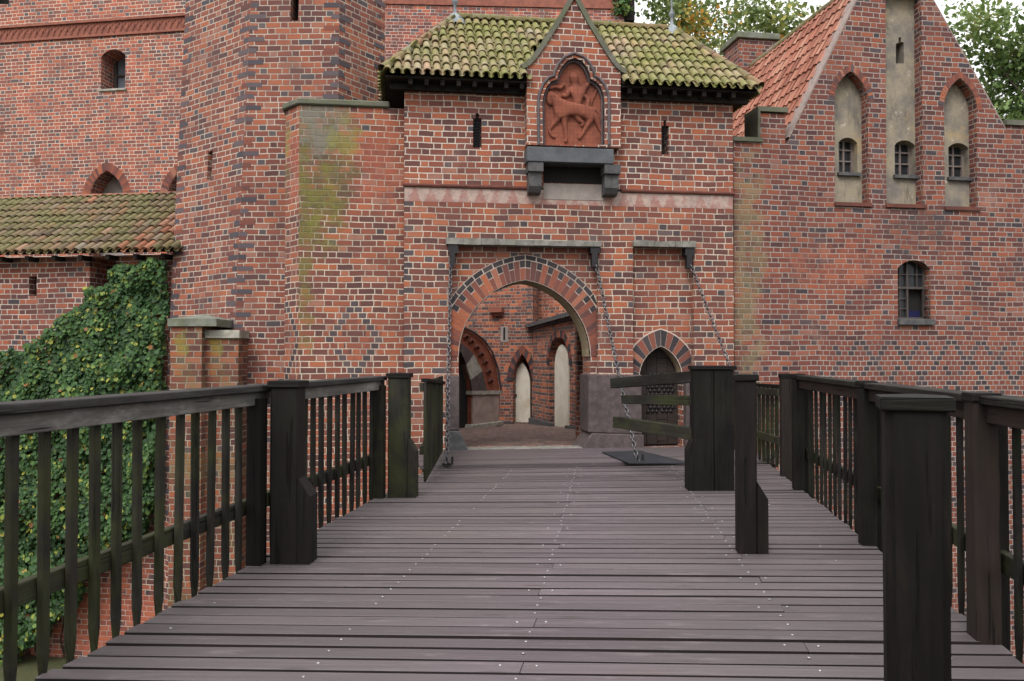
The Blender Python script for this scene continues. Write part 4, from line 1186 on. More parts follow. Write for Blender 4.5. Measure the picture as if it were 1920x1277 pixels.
bl = MB(); bl.box(um + .06, u1 - .06, ND + .02, ND + .045, z0 + .04, z0 + .17); bl.build('blue_bundle', M['blue'], back)
sm = MB(); sm.box(u0 - .02, u1 + .05, -.08, ND - .02, z0 - .12, z0 - .002); sm.build('window_sill', M['granite_dark'], house, bevel=.01)
# verge flashing and roof
roofA = RP.px(1620, -38, .3)
e0 = (gl[0] - .25, gl[1] - .55)
sl_ = Vector((roofA[0] - e0[0], 0, roofA[1] - e0[1])); Tr = sl_.length; e = sl_ / Tr
rm = MB(); DEP = 8.6
tiles(rm, Vector((e0[0], DEP, e0[1])), Vector((0, -1, 0)), e, Vector((-e.z, 0, e.x)), Tr, lambda t: 0.0, lambda t: DEP - .25, col_w=.20, exp_=.34, rad=.06, amp=.55)
rf = rm.build('tiled_roof', M['roof_orange'], house, smooth=True)
un = MB(); eb = (2 * roofA[0] - e0[0], e0[1])
un.add([(e0[0], .62, e0[1]), (roofA[0], .62, roofA[1]), (eb[0], .62, eb[1]), (e0[0], DEP, e0[1]), (roofA[0], DEP, roofA[1]), (eb[0], DEP, eb[1])], [(0, 1, 4, 3), (1, 2, 5, 4), (3, 4, 5)])
un.build('roof_boarding', M['roof_orange'], rf)
hm = MB(); ridge_tiles(hm, (roofA[0], .3, roofA[1] + .02), (roofA[0], DEP, roofA[1] + .02), .09); hm.build('ridge_tiles', M['roof_grey'], rf, smooth=True)
sw = MB(); sw.box(e0[0] + .25, e0[0] + .27, ND + .3, DEP, MOAT, e0[1] + .35); sw.build('side_wall', brickR, house)
vg = MB()
for a, b_ in (((gl[0] - .02, gl[1]), apx), (apx, (gr[0] + .02, gr[1]))):
    vg.beam((a[0], .19, a[1] + .012), (b_[0], .19, b_[1] + .012), .36, .03)
vg.build('gable_coping', M['mortar_dark'], house)
# chimney on the far side of the gatehouse, rising from the house
wch = 5.2; (c0, cz0), (c1, cz1) = RP.px(1378, 150, wch), RP.px(1456, 66, wch)
c0 += .12
cm = MB(); cm.box(c0, c1, wch, wch + .95, 3.0, cz1 - .14); ch_ = cm.build('chimney', brickR, house)
cm = MB(); cm.box(c0 - .07, c1 + .07, wch - .07, wch + 1.02, cz1 - .139, cz1 + .02); cm.build('chimney_cap', M['coping'], ch_, bevel=.015)

# ============================================================ LOW WALL with tiled roof, left
low = plane_thing('low_wall', 'low brick curtain wall under a weathered tiled roof, left of the tower', 'wall', LP, MOAT)
l0, l1 = LP.pu(-420), LP.pu(345)
lze = LP.px(160, 474, -.35)[1]; lwt = lze - .02
emb = LP.poly([(168, 553), (218, 553), (218, 484), (168, 484)]); lh = LP.poly([(54, 555), (69, 555), (69, 518), (54, 518)])
dl = []
for x, y in ((38, 660), (110, 660)):
    u, z = LP.px(x, y); dl.append((u, z, .32, .52))
brickL = brick_mat('low_wall_brick', ch=.105, dark=.13, stretch_dark=.02, shift=77, hue=(.97, .93, .96), mort=(.48, .41, .36), diapers=dl, patches=[(l1 - 1.2, MOAT + .6, 3, 1.2, .6, (.36, .10, .055))])
b = MB(); b.slab([(l0, MOAT), (l1, MOAT), (l1, lwt), (l0, lwt)], [emb, lh], 0, .8)
b.build('wall', brickL, low)
vb = MB(); us = [p[0] for p in lh]; zs = [p[1] for p in lh]; vb.box(min(us) - .02, max(us) + .02, .3, .32, min(zs) - .02, max(zs) + .02); vb.build('loophole', M['void'], low)
us = [p[0] for p in emb]; zs = [p[1] for p in emb]
vb = MB(); vb.box(min(us) - .5, max(us) + .4, .801, 1.9, max(zs) - .02, max(zs) + .01); vb.box(max(us) + .1, max(us) + .12, .801, 1.9, min(zs) - .2, max(zs) - .021)
vb.build('embrasure_timber', M['eave'], low)
lwr = 1.9; lzr = LP.px(160, 372, lwr)[1]
T2 = math.hypot(lzr - lze, lwr + .35); et2 = Vector((0, (lwr + .35) / T2, (lzr - lze) / T2))
rm = MB(); tiles(rm, Vector((l0, -.35, lze)), Vector((1, 0, 0)), et2, Vector((0, -et2.z, et2.y)), T2, lambda t: 0.0, lambda t: l1 - l0 - .02, col_w=.185, exp_=.33, rad=.075, fresh=lambda u: .03 + .42 * max(0, min(1, (u - (l1 - l0 - 1.5)) / 1.0)))
rf = rm.build('tiled_roof', M['roof_grey'], low, smooth=True)
un = MB(); un.add([(l0, -.33, lze - .01), (l1, -.33, lze - .01), (l1, lwr, lzr - .01), (l0, lwr, lzr - .01)], [(0, 1, 2, 3)])
for k in range(16): un.beam((l0 + (l1 - l0) * (k + .5) / 16, 0, lze - .08), (l0 + (l1 - l0) * (k + .5) / 16, -.3, lze - .08), .08, .09)
un.build('roof_boarding', M['eave'], rf)
hm = MB(); ridge_tiles(hm, (l0, lwr, lzr + .03), (l1, lwr, lzr + .03), .07); hm.build('ridge_tiles', M['roof_orange'], rf, smooth=True)

# ============================================================ CASTLE WALL far left
cas = plane_thing('castle_wall', 'tall orange brick castle wall with frieze band and arched windows, far left', 'castle', CP, MOAT)
c0, c1 = CP.pu(-500), CP.pu(560)
brickC = brick_mat('castle_brick', flemish=True, ch=.108, dark=.34, stretch_dark=.01, shift=5, hue=(1.68, 1.58, 1.50), mort=(.60, .49, .40), contrast=.7,
    patches=[(CP.px(68, 305)[0], CP.px(68, 305)[1], .28, .16, .8, (.17, .05, .03)), (CP.px(75, 352)[0], CP.px(75, 352)[1], .3, .14, .8, (.26, .08, .045)), (CP.px(0, 245)[0], CP.px(0, 245)[1], .2, .3, .8, (.12, .04, .03))])
cw = seg_arch(CP.pu(184), CP.pu(230), CP.px(207, 167)[1], CP.px(207, 93)[1], .2)
def c_arch(x0, x1, yb, ys, ya):
    (u0, zb), (u1, _) = CP.px(x0, yb), CP.px(x1, yb); zs_ = CP.px((x0 + x1) / 2, ys)[1]; za = CP.px((x0 + x1) / 2, ya)[1]
    return arch_poly((u0 + u1) / 2, zs_, (u1 - u0) / 2, za - zs_, zb)
A1 = c_arch(166, 231, 520, 375, 320); A2 = c_arch(312, 376, 520, 372, 317)
cw2 = CP.poly([(-30, 8), (17, 8), (17, -70), (-30, -70)])
ctop = 17.5
b = MB(); b.slab([(c0, MOAT), (c1, MOAT), (c1, ctop), (c0, ctop)], [cw, A1, A2, cw2], 0, .9); b.build('wall', brickC, cas)
for q in (A1, A2):
    us = [p[0] for p in q]; zs = [p[1] for p in q]; sp = q[2][1]
    vb = MB(); voussoirs(vb, (min(us) + max(us)) / 2, sp, (max(us) - min(us)) / 2, max(zs) - sp, 16, .004, .26, -.012, .02, lambda i: False, gap=.012)
    vb.build('window_arch', M['block'], cas)
    pb = MB(); pb.box(min(us) - .05, max(us) + .05, .55, .60, min(zs) - .05, max(zs) + .05); tr = pb.build('window_tracery', M['plaster_grey'], cas)
    cx = (min(us) + max(us)) / 2
    tb = MB()
    for sgn in (-1, 1): tb.tube([(cx + sgn * (.26 + .24 * math.cos(a)), .53, sp - .15 + .34 * math.sin(a)) for a in [k * math.pi / 8 for k in range(9)]], .04, 6)
    tb.build('tracery_bars', M['limestone'], tr)
us = [p[0] for p in cw]; zs = [p[1] for p in cw]
wf = MB(); a, b_, z0, z1 = min(us), max(us), min(zs), max(zs); wy = .62
wf.box(a, a + .09, wy, wy + .08, z0, z1); wf.box(b_ - .09, b_, wy, wy + .08, z0, z1); wf.box((a + b_) / 2 + .1, (a + b_) / 2 + .15, wy, wy + .08, z0, z1); wf.box(a, b_, wy + .005, wy + .075, z0, z0 + .08); wf.box(a, b_, wy + .005, wy + .075, (z0 + z1) / 2, (z0 + z1) / 2 + .05)
wfr = wf.build('window_frame', M['frame_dark'], cas); gm = MB(); gm.box(a, b_, wy + .081, wy + .09, z0, z1); gm.build('pane', M['glass_pale'], wfr)
sm = MB(); sm.box(a - .05, b_ + .05, -.05, .3, z0 - .06, z0 - .002); sm.build('window_sill', M['limestone'], cas)
us = [p[0] for p in cw2]; zs = [p[1] for p in cw2]; vb = MB(); vb.box(min(us) - .05, max(us) + .05, .6, .62, min(zs) - .05, max(zs) + .05); vb.build('window_void', M['void'], cas)
# frieze band of tracery bricks with mouldings
fm = MB(); zA = CP.px(170, 62)[1]; zB = CP.px(170, 40)[1]
zA, zB = CP.px(170, 66)[1], CP.px(170, 44)[1]
fm.box(c0, c1, -.03, .0, zA, zB)
k = 0; u = CP.pu(-40)
while u < CP.pu(345):
    z = zA + (zB - zA) * .1
    fm.tube([(u, -.03, z), (u + .1, -.035, z + .2), (u + .2, -.03, z + .02)], .028, 5, r=.2); fm.tube([(u + .2, -.03, zB - .03), (u + .1, -.035, zB - .17), (u, -.03, zB - .03)], .022, 5, r=.2)
    u += .205
fz = fm.build('frieze', M['terra_band'], cas)
mo = MB(); mo.box(c0, c1, -.10, .0, zB + .002, zB + .07); mo.box(c0, c1, -.06, .0, zA - .07, zA - .002); mo.build('frieze_moulding', M['terra_band'], fz)
# upper storey slightly lighter panel of newer bricks is left to the brick material

# ============================================================ KEEP WALL behind the gatehouse
keep = plane_thing('keep_wall', 'high pale brick keep wall rising behind the gatehouse roof', 'castle', BP, MOAT)
k0, k1 = BP.pu(655), BP.pu(1172)
brickK = brick_mat('keep_brick', ch=.13, dark=.28, stretch_dark=.02, shift=15, hue=(1.6, 1.5, 1.5), mort=(.60, .51, .45), contrast=.8)
b = MB(); b.box(k0, k1, 0, .8, MOAT, 20.5); b.build('wall', brickK, keep)
fm = MB(); z = BP.px(950, 13)[1]
fm.box(k0, k1, -.06, .0, z, z + .06); fm.box(k0, k1, -.03, .0, z + .061, z + .5)
fm.build('frieze', M['terra_band'], keep)
dp = MB(); uu = BP.pu(1184)
dp.box(BP.pu(1174), BP.pu(1193), .1, .5, BP.px(1184, 36)[1], 20.5); dp.build('corner_pier', M['eave'], keep)
iv = MB()
for _ in range(420):
    u = random.gauss(BP.pu(1168), .16); z = random.uniform(BP.px(1168, 30)[1], BP.px(1168, -30)[1]); s = random.uniform(.06, .11); c = Vector((u, random.uniform(-.18, -.02), z))
    d1_ = Vector((random.uniform(-1, 1), random.uniform(-1, 1), random.uniform(-1, 1))).normalized() * s; d2_ = Vector((random.uniform(-1, 1), random.uniform(-.3, .3), random.uniform(-1, 1))).normalized() * s
    iv.add([c - d1_, c + d2_, c + d1_, c - d2_], [(0, 1, 2, 3)])
o = iv.build('ivy', M['ivy']); o.location = (BP.o.x, BP.o.y, 0); o.rotation_euler = (0, 0, BP.yaw)
tag(o, 'small ivy tuft on the right edge of the high keep wall', 'ivy')

# ============================================================ COURTYARD walls seen through the gate
KP = plane_pts(700, 29.4, 999, 27.3)
SP = plane_pts(999, 27.27, 1125, 21.4)
brickY = brick_mat('courtyard_brick', ch=.10, dark=.12, stretch_dark=.02, shift=205, hue=(1.5, 1.4, 1.25), band=.72, mort=(.34, .26, .21))
cy = plane_thing('courtyard_wall', 'banded brick courtyard wall facing the gate, with white pointed door', 'wall', KP, 0)
ku0, ku1 = 0, KP.pu(999)
def p_arch(P, x0, x1, yb, ys, ya, w=0):
    (u0, zb), (u1, _) = P.px(x0, yb, w), P.px(x1, yb, w); zs_ = P.px((x0 + x1) / 2, ys, w)[1]; za = P.px((x0 + x1) / 2, ya, w)[1]
    return arch_poly((u0 + u1) / 2, zs_, (u1 - u0) / 2, za - zs_, zb)
D1 = p_arch(KP, 962, 997, 792, 715, 664)
slt = KP.poly([(939, 641), (953, 641), (953, 612), (939, 612)])
b = MB(); b.slab([(ku0, -1), (ku1, -1), (ku1, 7.5), (ku0, 7.5)], [D1], 0, .5); b.build('wall', brickY, cy)
def white_door(P, parent, arch, x0, x1, yb, ys, ya, nv, w=.25):
    us = [p[0] for p in arch]; zs = [p[1] for p in arch]; sp = arch[2][1]
    vb = MB(); voussoirs(vb, (min(us) + max(us)) / 2, sp, (max(us) - min(us)) / 2, max(zs) - sp, nv, .004, .22, -.03, .02, lambda i: i % 2 == 0, gap=.010); vb.build('door_arch', M['block_arch'], parent)
    d = MB(); d.prism(p_arch(P, x0, x1, yb, ys, ya, w), w, w + .06); dd = d.build('door', M['white'], parent)
    return dd
bk = MB(); us = [p[0] for p in D1]; zs = [p[1] for p in D1]; bk.box(min(us) - .05, max(us) + .05, .45, .5, min(zs), max(zs) + .05); bk.build('door_recess', M['terra_dark'], cy)
dd = white_door(KP, cy, D1, 964, 994, 791, 720, 679, 8)
h = MB(); q = KP.px(966, 741, .24); h.box(q[0] - .02, q[0] + .06, .2, .25, q[1] - .03, q[1] + .03); h.build('handle', M['iron'], dd)
s_ = MB(); us = [p[0] for p in slt]; zs = [p[1] for p in slt]; s_.box(min(us), max(us), -.02, .0, min(zs), max(zs)); sv = s_.build('slit_surround', M['plaster_grey'], cy)
s_ = MB(); s_.box((min(us) + max(us)) / 2 - .035, (min(us) + max(us)) / 2 + .035, -.025, -.019, min(zs) + .06, max(zs) - .04); s_.build('slit', M['void'], sv)
cb = MB(); (a, z), (c, z2) = KP.px(921, 592), KP.px(945, 577)
cb.box(a, c, -.25, -.002, z + .1, z2); cb.prism([(a + .04, z), (c - .04, z), (c - .02, z + .099), (a + .02, z + .099)], -.15, -.002); cb.build('console', M['terra_band'], cy)
kz = KP.px(980, 792)[1]; bs = MB(); bs.box(ku0, KP.pu(964), -.12, -.002, kz - .4, kz + .02); bs.box(KP.pu(994), ku1, -.12, -.002, kz - .4, kz + .0); bs.build('base_course', M['granite'], cy)
sd = plane_thing('courtyard_side_wall', 'banded brick courtyard side wall with tall narrow white door recess', 'wall', SP, 0)
su1 = SP.pu(1125)
D2 = p_arch(SP, 1030, 1068, 800, 685, 634); D3 = p_arch(SP, 1086, 1112, 812, 680, 632)
b = MB(); b.slab([(0, -1), (su1, -1), (su1, SP.px(1078, 592)[1] + .05), (0, SP.px(1015, 612)[1] - .02)], [D2, D3], 0, .55); b.build('wall', brickY, sd)
white_door(SP, sd, D2, 1040, 1065, 800, 690, 646, 8, .10)
us = [p[0] for p in D3]; zs = [p[1] for p in D3]; sp = D3[2][1]
vb = MB(); voussoirs(vb, (min(us) + max(us)) / 2, sp, (max(us) - min(us)) / 2, max(zs) - sp, 8, .004, .2, -.03, .02, lambda i: i % 2 == 0, gap=.010); vb.build('door_arch', M['block'], sd)
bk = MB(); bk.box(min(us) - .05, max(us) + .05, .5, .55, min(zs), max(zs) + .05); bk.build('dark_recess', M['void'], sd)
cn = MB(); cn.beam((-.1, -.08, SP.px(1015, 612)[1] + .05), (su1, -.08, SP.px(1078, 592)[1] + .12), .3, .12); cn.build('cornice', M['granite_dark'], sd)
k = 0; ct = MB()
for k in range(26):
    f_ = k / 25; ct.box(su1 * f_ - .02, su1 * f_ + .03, -.16, -.002, SP.px(1015, 612)[1] - .10 + f_ * (SP.px(1078, 592)[1] - SP.px(1015, 612)[1] + .07), SP.px(1015, 612)[1] - .01 + f_ * (SP.px(1078, 592)[1] - SP.px(1015, 612)[1] + .07))
ct.build('dentils', M['glaze'], sd)
kz = SP.px(1050, 800)[1]; bs = MB(); bs.box(-.1, SP.pu(1040), -.12, -.002, kz - .5, kz + .06); bs.box(SP.pu(1066), su1, -.12, -.002, kz - .5, kz + .10); bs.build('base_course', M['granite_dark'], sd)
# wall above the cornice
hb = thing('courtyard_house', 'plain orange brick house wall above the courtyard cornice', 'house', (X_at(1000, 28.0), 28.0, -1), SP.yaw * .35)
b = MB(); b.box(0, 8, .3, .8, -1, 7.5); b.build('wall', brick_mat('courtyard_house_brick', ch=.105, dark=.06, shift=301, hue=(1.6, 1.5, 1.35), mort=(.46, .37, .30)), hb)
# inner gate arch on the left
AP2 = plane_pts(845, 23.4, 938, 25.6)
ig = plane_thing('inner_archway', 'inner archway with granite ring and carved terracotta arch on a stone pier', 'archway', AP2, 0)
q = AP2.poly
hole = q([(850, 640), (862, 660), (872, 684), (880, 712), (883, 735), (883, 806), (850, 822)])
b = MB(); b.slab(q([(846, 825), (936, 792), (937, 735), (930, 680), (905, 634), (866, 606), (846, 596)]), [hole], 0, .13, back=True); b.build('wall', M['terra'], ig)
b = MB(); b.box(-4.2, q([(846, 700)])[0][0] - .002, 0, .5, -1, 4.0); b.build('flank_wall', brickY, ig)
def strip(inner, outer, w0, w1, name, mats, parent):
    for i in range(len(inner) - 1):
        b = MB(); b.prism(q([inner[i], inner[i + 1], outer[i + 1], outer[i]]), w0, w1); b.build(name, M[mats[i % len(mats)]], parent)
strip([(862, 660), (872, 684), (880, 712), (883, 735)], [(864, 644), (886, 664), (902, 696), (911, 733)], -.05, .3, 'granite_voussoir', ['granite', 'limestone', 'granite'], ig)
b = MB(); outer = [(866, 614), (884, 622), (904, 637), (920, 660), (931, 692), (937, 735)]
b.tube([(u, -.06, z) for u, z in q(outer)], .035, 6); b.build('arch_moulding', M['glaze'], ig, smooth=True)
b = MB()
for (x, y) in ((872, 632), (882, 641), (892, 652), (900, 665), (908, 680), (914, 697), (918, 715)):
    u, z = q([(x, y)])[0]
    b.tube([(u - .10, -.02, z - .03), (u - .02, -.06, z + .07), (u + .05, -.07, z + .0), (u + .14, -.02, z + .05)], [.03, .05, .05, .03], 6)
b.build('carved_leaves', M['terra_dark'], ig, smooth=True)
b = MB(); b.prism(q([(884, 801), (934, 790), (934, 739), (884, 740)]), -.05, .5); pr_ = b.build('stone_pier', M['pier'], ig, bevel=.02, weld=True)
b = MB(); b.prism(q([(881, 740), (937, 739), (937, 732), (881, 733)]), -.09, .55); b.build('pier_cap', M['limestone'], pr_)
b = MB(); b.prism(q([(876, 812), (940, 796), (938, 789), (880, 796)]), -.12, .55); b.build('pier_base', M['limestone'], pr_, bevel=.02, weld=True)
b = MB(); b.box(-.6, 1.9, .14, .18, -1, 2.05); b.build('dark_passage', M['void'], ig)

# ============================================================ FOOTBRIDGE deck
XL = lambda Z: -2.985 + .154 * Z
XR = lambda Z: 2.02 + .147 * Z
def slope(Z):
    if Z < 4.4: return -.035
    if Z < 8.5: return -.035 + .035 * (Z - 4.4) / 4.1
    return .115 * (Z - 8.5) / 3.6
def on_line(Zc, x0=.9):
    """board line through (x0,Zc): its two ends on the deck edges"""
    s = slope(Zc); out = []
    for fX, a, b in ((XL, -2.985, .154), (XR, 2.02, .147)):
        # X = a + b*Z ; Z = Zc + s*(X-x0)
        X = (a + b * (Zc - s * x0)) / (1 - b * s); out.append(Vector((X, Zc + s * (X - x0), 0)))
    return out
bridge = thing('footbridge', 'wide wooden footbridge deck of purplish grey cross boards leading to the gate', 'bridge', (.9, 6, MOAT))
off = Vector((.9, 6, 0))
dk = MB(); scw = MB(); Zc = -1.2; W = .1725; TH = .055; k = 0
joint_x = [lambda Z: .02 + .115 * (Z - 4), lambda Z: 1.55 + .10 * (Z - 4), lambda Z: -1.05 + .135 * (Z - 4)]
Zend = 12.05
def lerp(a, b, t): return a + (b - a) * t
while Zc < Zend:
    w_ = W * random.uniform(.93, 1.07)
    if random.random() < .07: w_ *= .62
    a0, a1 = on_line(Zc); b0, b1 = on_line(Zc + w_ - random.choice((.028, .034, .038, .044, .052)))
    ext0, ext1 = random.uniform(0, .035), random.uniform(0, .035)
    cuts = [0.0, 1.0]
    def frac(X): return (X - a0.x) / (a1.x - a0.x)
    jl = None
    if k % 4 == 1: jl = joint_x[0](Zc) + random.uniform(-.05, .05)
    elif k % 4 == 3: jl = joint_x[1](Zc) + random.uniform(-.05, .05)
    if jl is not None: cuts = [0.0, frac(jl), 1.0]
    for q0, q1 in zip(cuts, cuts[1:]):
        zt_ = random.uniform(-.004, .003); rr = random.random()
        e = .003 if q0 > 0 else 0
        p = [lerp(a0, a1, q0), lerp(a0, a1, q1), lerp(b0, b1, q1), lerp(b0, b1, q0)]
        if q0 == 0: p[0] = p[0] - Vector((ext0, 0, 0)); p[3] = p[3] - Vector((ext0, 0, 0))
        else: p[0] += Vector((.004, 0, 0)); p[3] += Vector((.004, 0, 0))
        if q1 == 1: p[1] = p[1] + Vector((ext1, 0, 0)); p[2] = p[2] + Vector((ext1, 0, 0))
        d_ = .004
        L = (p[1] - p[0]).length
        nseg = max(1, int(L / 1.3)); dz = [random.uniform(-.003, .003) for _ in range(nseg + 1)]
        v = []; f = []; uvs = []
        for i in range(nseg + 1):
            t = i / nseg; pa, pb = lerp(p[0], p[1], t), lerp(p[3], p[2], t); z = zt_ + dz[i]
            v += [pa + Vector((0, 0, z - TH)) - off, pa + Vector((0, 0, z - d_)) - off, pa + Vector((0, d_, z)) - off, pb + Vector((0, -d_, z)) - off, pb + Vector((0, 0, z - d_)) - off, pb + Vector((0, 0, z - TH)) - off]
        for i in range(nseg):
            for c in range(6):
                c2 = (c + 1) % 6
                f.append((i * 6 + c, (i + 1) * 6 + c, (i + 1) * 6 + c2, i * 6 + c2))
                x0_, x1_ = L * i / nseg, L * (i + 1) / nseg; y0_ = (0, .05, .055, .2, .205, .26)[c]; y1_ = (.05, .055, .2, .205, .26, .4)[c]
                uvs.append([(x0_, y0_), (x1_, y0_), (x1_, y1_), (x0_, y1_)])
        f += [(0, 1, 2, 3, 4, 5), tuple(nseg * 6 + c for c in (5, 4, 3, 2, 1, 0))]; uvs += [[(0, .01 * c) for c in range(6)]] * 2
        dk.add(v, f, uvs, rr)
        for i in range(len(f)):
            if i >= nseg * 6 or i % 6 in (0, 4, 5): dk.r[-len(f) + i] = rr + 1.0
    mid = (Zc + w_ / 2)
    m0, m1 = on_line(mid - .008)
    def screw(X):
        t = (X - m0.x) / (m1.x - m0.x); p = lerp(m0, m1, t) - off
        scw.lathe([(.0095, .001), (.009, .0045), (.004, .006), (0, .006)], (p.x + random.uniform(-.012, .012), p.y + random.uniform(-.012, .012), 0), 8)
    if Zc > 1.5:
        if k % 4 == 1: screw(joint_x[0](Zc) - .10); screw(joint_x[0](Zc) + .08)
        else: screw(joint_x[0](Zc))
        if k % 4 == 3: screw(joint_x[1](Zc) - .09); screw(joint_x[1](Zc) + .09)
        else: screw(joint_x[1](Zc))
        
        if random.random() < .7: screw(joint_x[2](Zc))
        if random.random() < .25: screw(joint_x[1](Zc) + .75)
        if random.random() < .3: screw(m0.x + .22)
    Zc += w_; k += 1
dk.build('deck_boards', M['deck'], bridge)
tag(scw.build('screw_heads', M['screw'], bridge, smooth=True), kind='stuff')
bm_ = MB()
for fX, dx in ((XL, .10), (XR, -.10), (joint_x[0], 0), (joint_x[1], 0), (joint_x[2], 0)):
    bm_.beam(Vector((fX(-1) + dx, -1, -.20)) - off, Vector((fX(12) + dx, 12.0, -.20)) - off, .2, .26)
for Z in (3.4, 6.6, 9.6):
    bm_.beam(Vector((XL(Z) - .1, Z, -.46)) - off, Vector((XR(Z) + .1, Z, -.46)) - off, .25, .24)
bm_.build('bearers', M['post'], bridge)
for Z in (3.4, 6.6, 9.6):
    for t in (.08, .5, .92):
        p = MB(); X = lerp(XL(Z), XR(Z), t); p.beam(Vector((X, Z, MOAT)) - off, Vector((X, Z, -.58)) - off, .26, .26, up=(0, 1, 0)); p.build('trestle_post', M['post'], bridge, bevel=.012)

# ============================================================ DRAWBRIDGE leaf in front of the gate
dbw = G
dA = Vector((X_at(800, 12.1) - .0, 12.1, 0))
draw = plane_thing('drawbridge', 'smooth planked drawbridge leaf between the footbridge and the gate', 'drawbridge', G, -.2)
d_u0, d_u1 = G.pu(790) - .02, G.pu(1370) - .1
wN = -2.02                     # near end, measured out from the wall
pm = MB(); n = 13
nb = 14
for k in range(nb):
    w0_, w1_ = wN + (-.06 - wN) * k / nb, wN + (-.06 - wN) * (k + 1) / nb
    L = d_u1 - d_u0; z = random.uniform(-.002, .002)
    pm.beam((d_u0 - .05, (w0_ + w1_) / 2, -.03 + z + .012), (d_u1 + .05, (w0_ + w1_) / 2, -.03 + z + .012), w1_ - w0_ - .003, .06, up=(0, 0, 1))
pm.build('planks', M['deck'], draw, bevel=.002)
fr_ = MB(); fr_.beam((d_u0, wN + .1, -.16), (d_u1, wN + .1, -.16), .16, .18); fr_.beam((d_u0 + .1, wN + .2, -.16), (d_u0 + .1, -.1, -.16), .16, .18); fr_.beam((d_u1 - .1, wN + .2, -.16), (d_u1 - .1, -.1, -.16), .16, .18); fr_.build('frame', M['post'], draw)
pt = MB(); pts = [(1128, 850), (1200, 848), (1300, 872), (1180, 872)]
P3 = []
for x, y in pts:
    Z = CAMZ * F / (y - 669.5); P3.append(Vector((X_at(x, Z), Z, 0)))
loc = []
for p in P3:
    d = p - G.o; loc.append((d.dot(G.u), d.dot(G.w)))
n = 4
pt.add([(a, b, .022) for a, b in loc] + [(a, b, .036) for a, b in loc], [tuple(reversed(range(n, 2 * n))), ] + [(i, i + n, (i + 1) % n + n, (i + 1) % n) for i in range(n)])
o = pt.build('iron_plate', M['plate']); o.location = (G.o.x, G.o.y, 0); o.rotation_euler = (0, 0, G.yaw)
tag(o, 'dark plate lying on the drawbridge in front of the studded postern door', 'plate')

# ============================================================ CHAINS
def chain(label, top_px, top_w, bot, sag, bracket):
    u, z = G.px(top_px[0], top_px[1], top_w)
    P0 = G.world(u, top_w, z); P1 = Vector(bot)
    t = thing('drawbridge_chain', label, 'chain', (P1.x, P1.y, P1.z), 0, 'drawbridge chains')
    rel = lambda p: Vector((p.x - P1.x, p.y - P1.y, p.z))
    N_ = 60
    curve = []
    for i in range(N_ + 1):
        s = i / N_; p = P0.lerp(P1, s); p.z -= sag * 4 * s * (1 - s); curve.append(p)
    cum = [0]
    for a, b in zip(curve, curve[1:]): cum.append(cum[-1] + (b - a).length)
    def at(L):
        for i in range(N_):
            if cum[i + 1] >= L: return curve[i].lerp(curve[i + 1], (L - cum[i]) / (cum[i + 1] - cum[i])), (curve[i + 1] - curve[i]).normalized()
        return curve[-1], (curve[-1] - curve[-2]).normalized()
    m = MB(); pitch = .074; L = 0.0; k = 0
    while L < cum[-1]:
        c, d = at(min(cum[-1], L + pitch / 2)); x = d.cross(Vector((.3, .9, .1))).normalized(); y = d.cross(x)
        if k % 2: x = y
        hl, hw = .042, .029; loop = []
        for q in range(10):
            th = 2 * math.pi * q / 10
            loop.append(rel(c + d * (hl * math.cos(th) * (1.12 if abs(math.cos(th)) < .9 else 1.0)) + x * hw * math.sin(th)))
        m.tube(loop, .0125, 5, closed=True)
        L += pitch; k += 1
    m.build('links', M['chain'], t, smooth=True)
    b = MB()
    b.beam(rel(P1 + Vector((0, 0, -.0))), rel(P1 + Vector((0, 0, .10))), .022, .022, up=(0, 1, 0)); b.box(-.07, .07, -.05, .05, P1.z, P1.z + .012)
    b.beam(rel(P1 + Vector((.08, .02, 0))), rel(P1 + Vector((.08, .02, .11))), .035, .035, up=(0, 1, 0))
    b.build('anchor', M['iron'], t)
    bb = MB(); (u0, z0), (u1, z1) = G.px(bracket[0], bracket[3], 0), G.px(bracket[1], bracket[2], 0)
    def gw(u, w, z): return rel(G.world(u, w, z))
    for (ua, ub, wa, wb_, za, zb2) in ((u0, u1, -.07, .12, z1 - .16, z1), (u0 + .02, u1 - .05, -.09, .02, z1 - .40, z1 - .161)):
        vv = [gw(a, w, z) for z in (za, zb2) for w in (wa, wb_) for a in (ua, ub)]
        bb.add(vv, [(0, 2, 3, 1), (4, 5, 7, 6), (0, 1, 5, 4), (2, 6, 7, 3), (0, 4, 6, 2), (1, 3, 7, 5)])
    bb.build('bracket', M['iron'], t)
zdk = .02
chain('leftmost iron chain hanging almost straight down left of the gate arch', (845, 490), -.02, (X_at(838, 12.25), 12.25, zdk), .03, (840, 858, 459, 520))
chain('iron chain slanting down between the gate arch and the postern door', (1117, 490), -.02, (X_at(1195, 12.55), 12.55, zdk), .05, (1106, 1124, 459, 520))
chain('rightmost iron chain slanting from above the postern to the right railing', (1293, 490), -.02, (X_at(1440, 12.9), 12.9, zdk), .06, (1283, 1300, 463, 520))

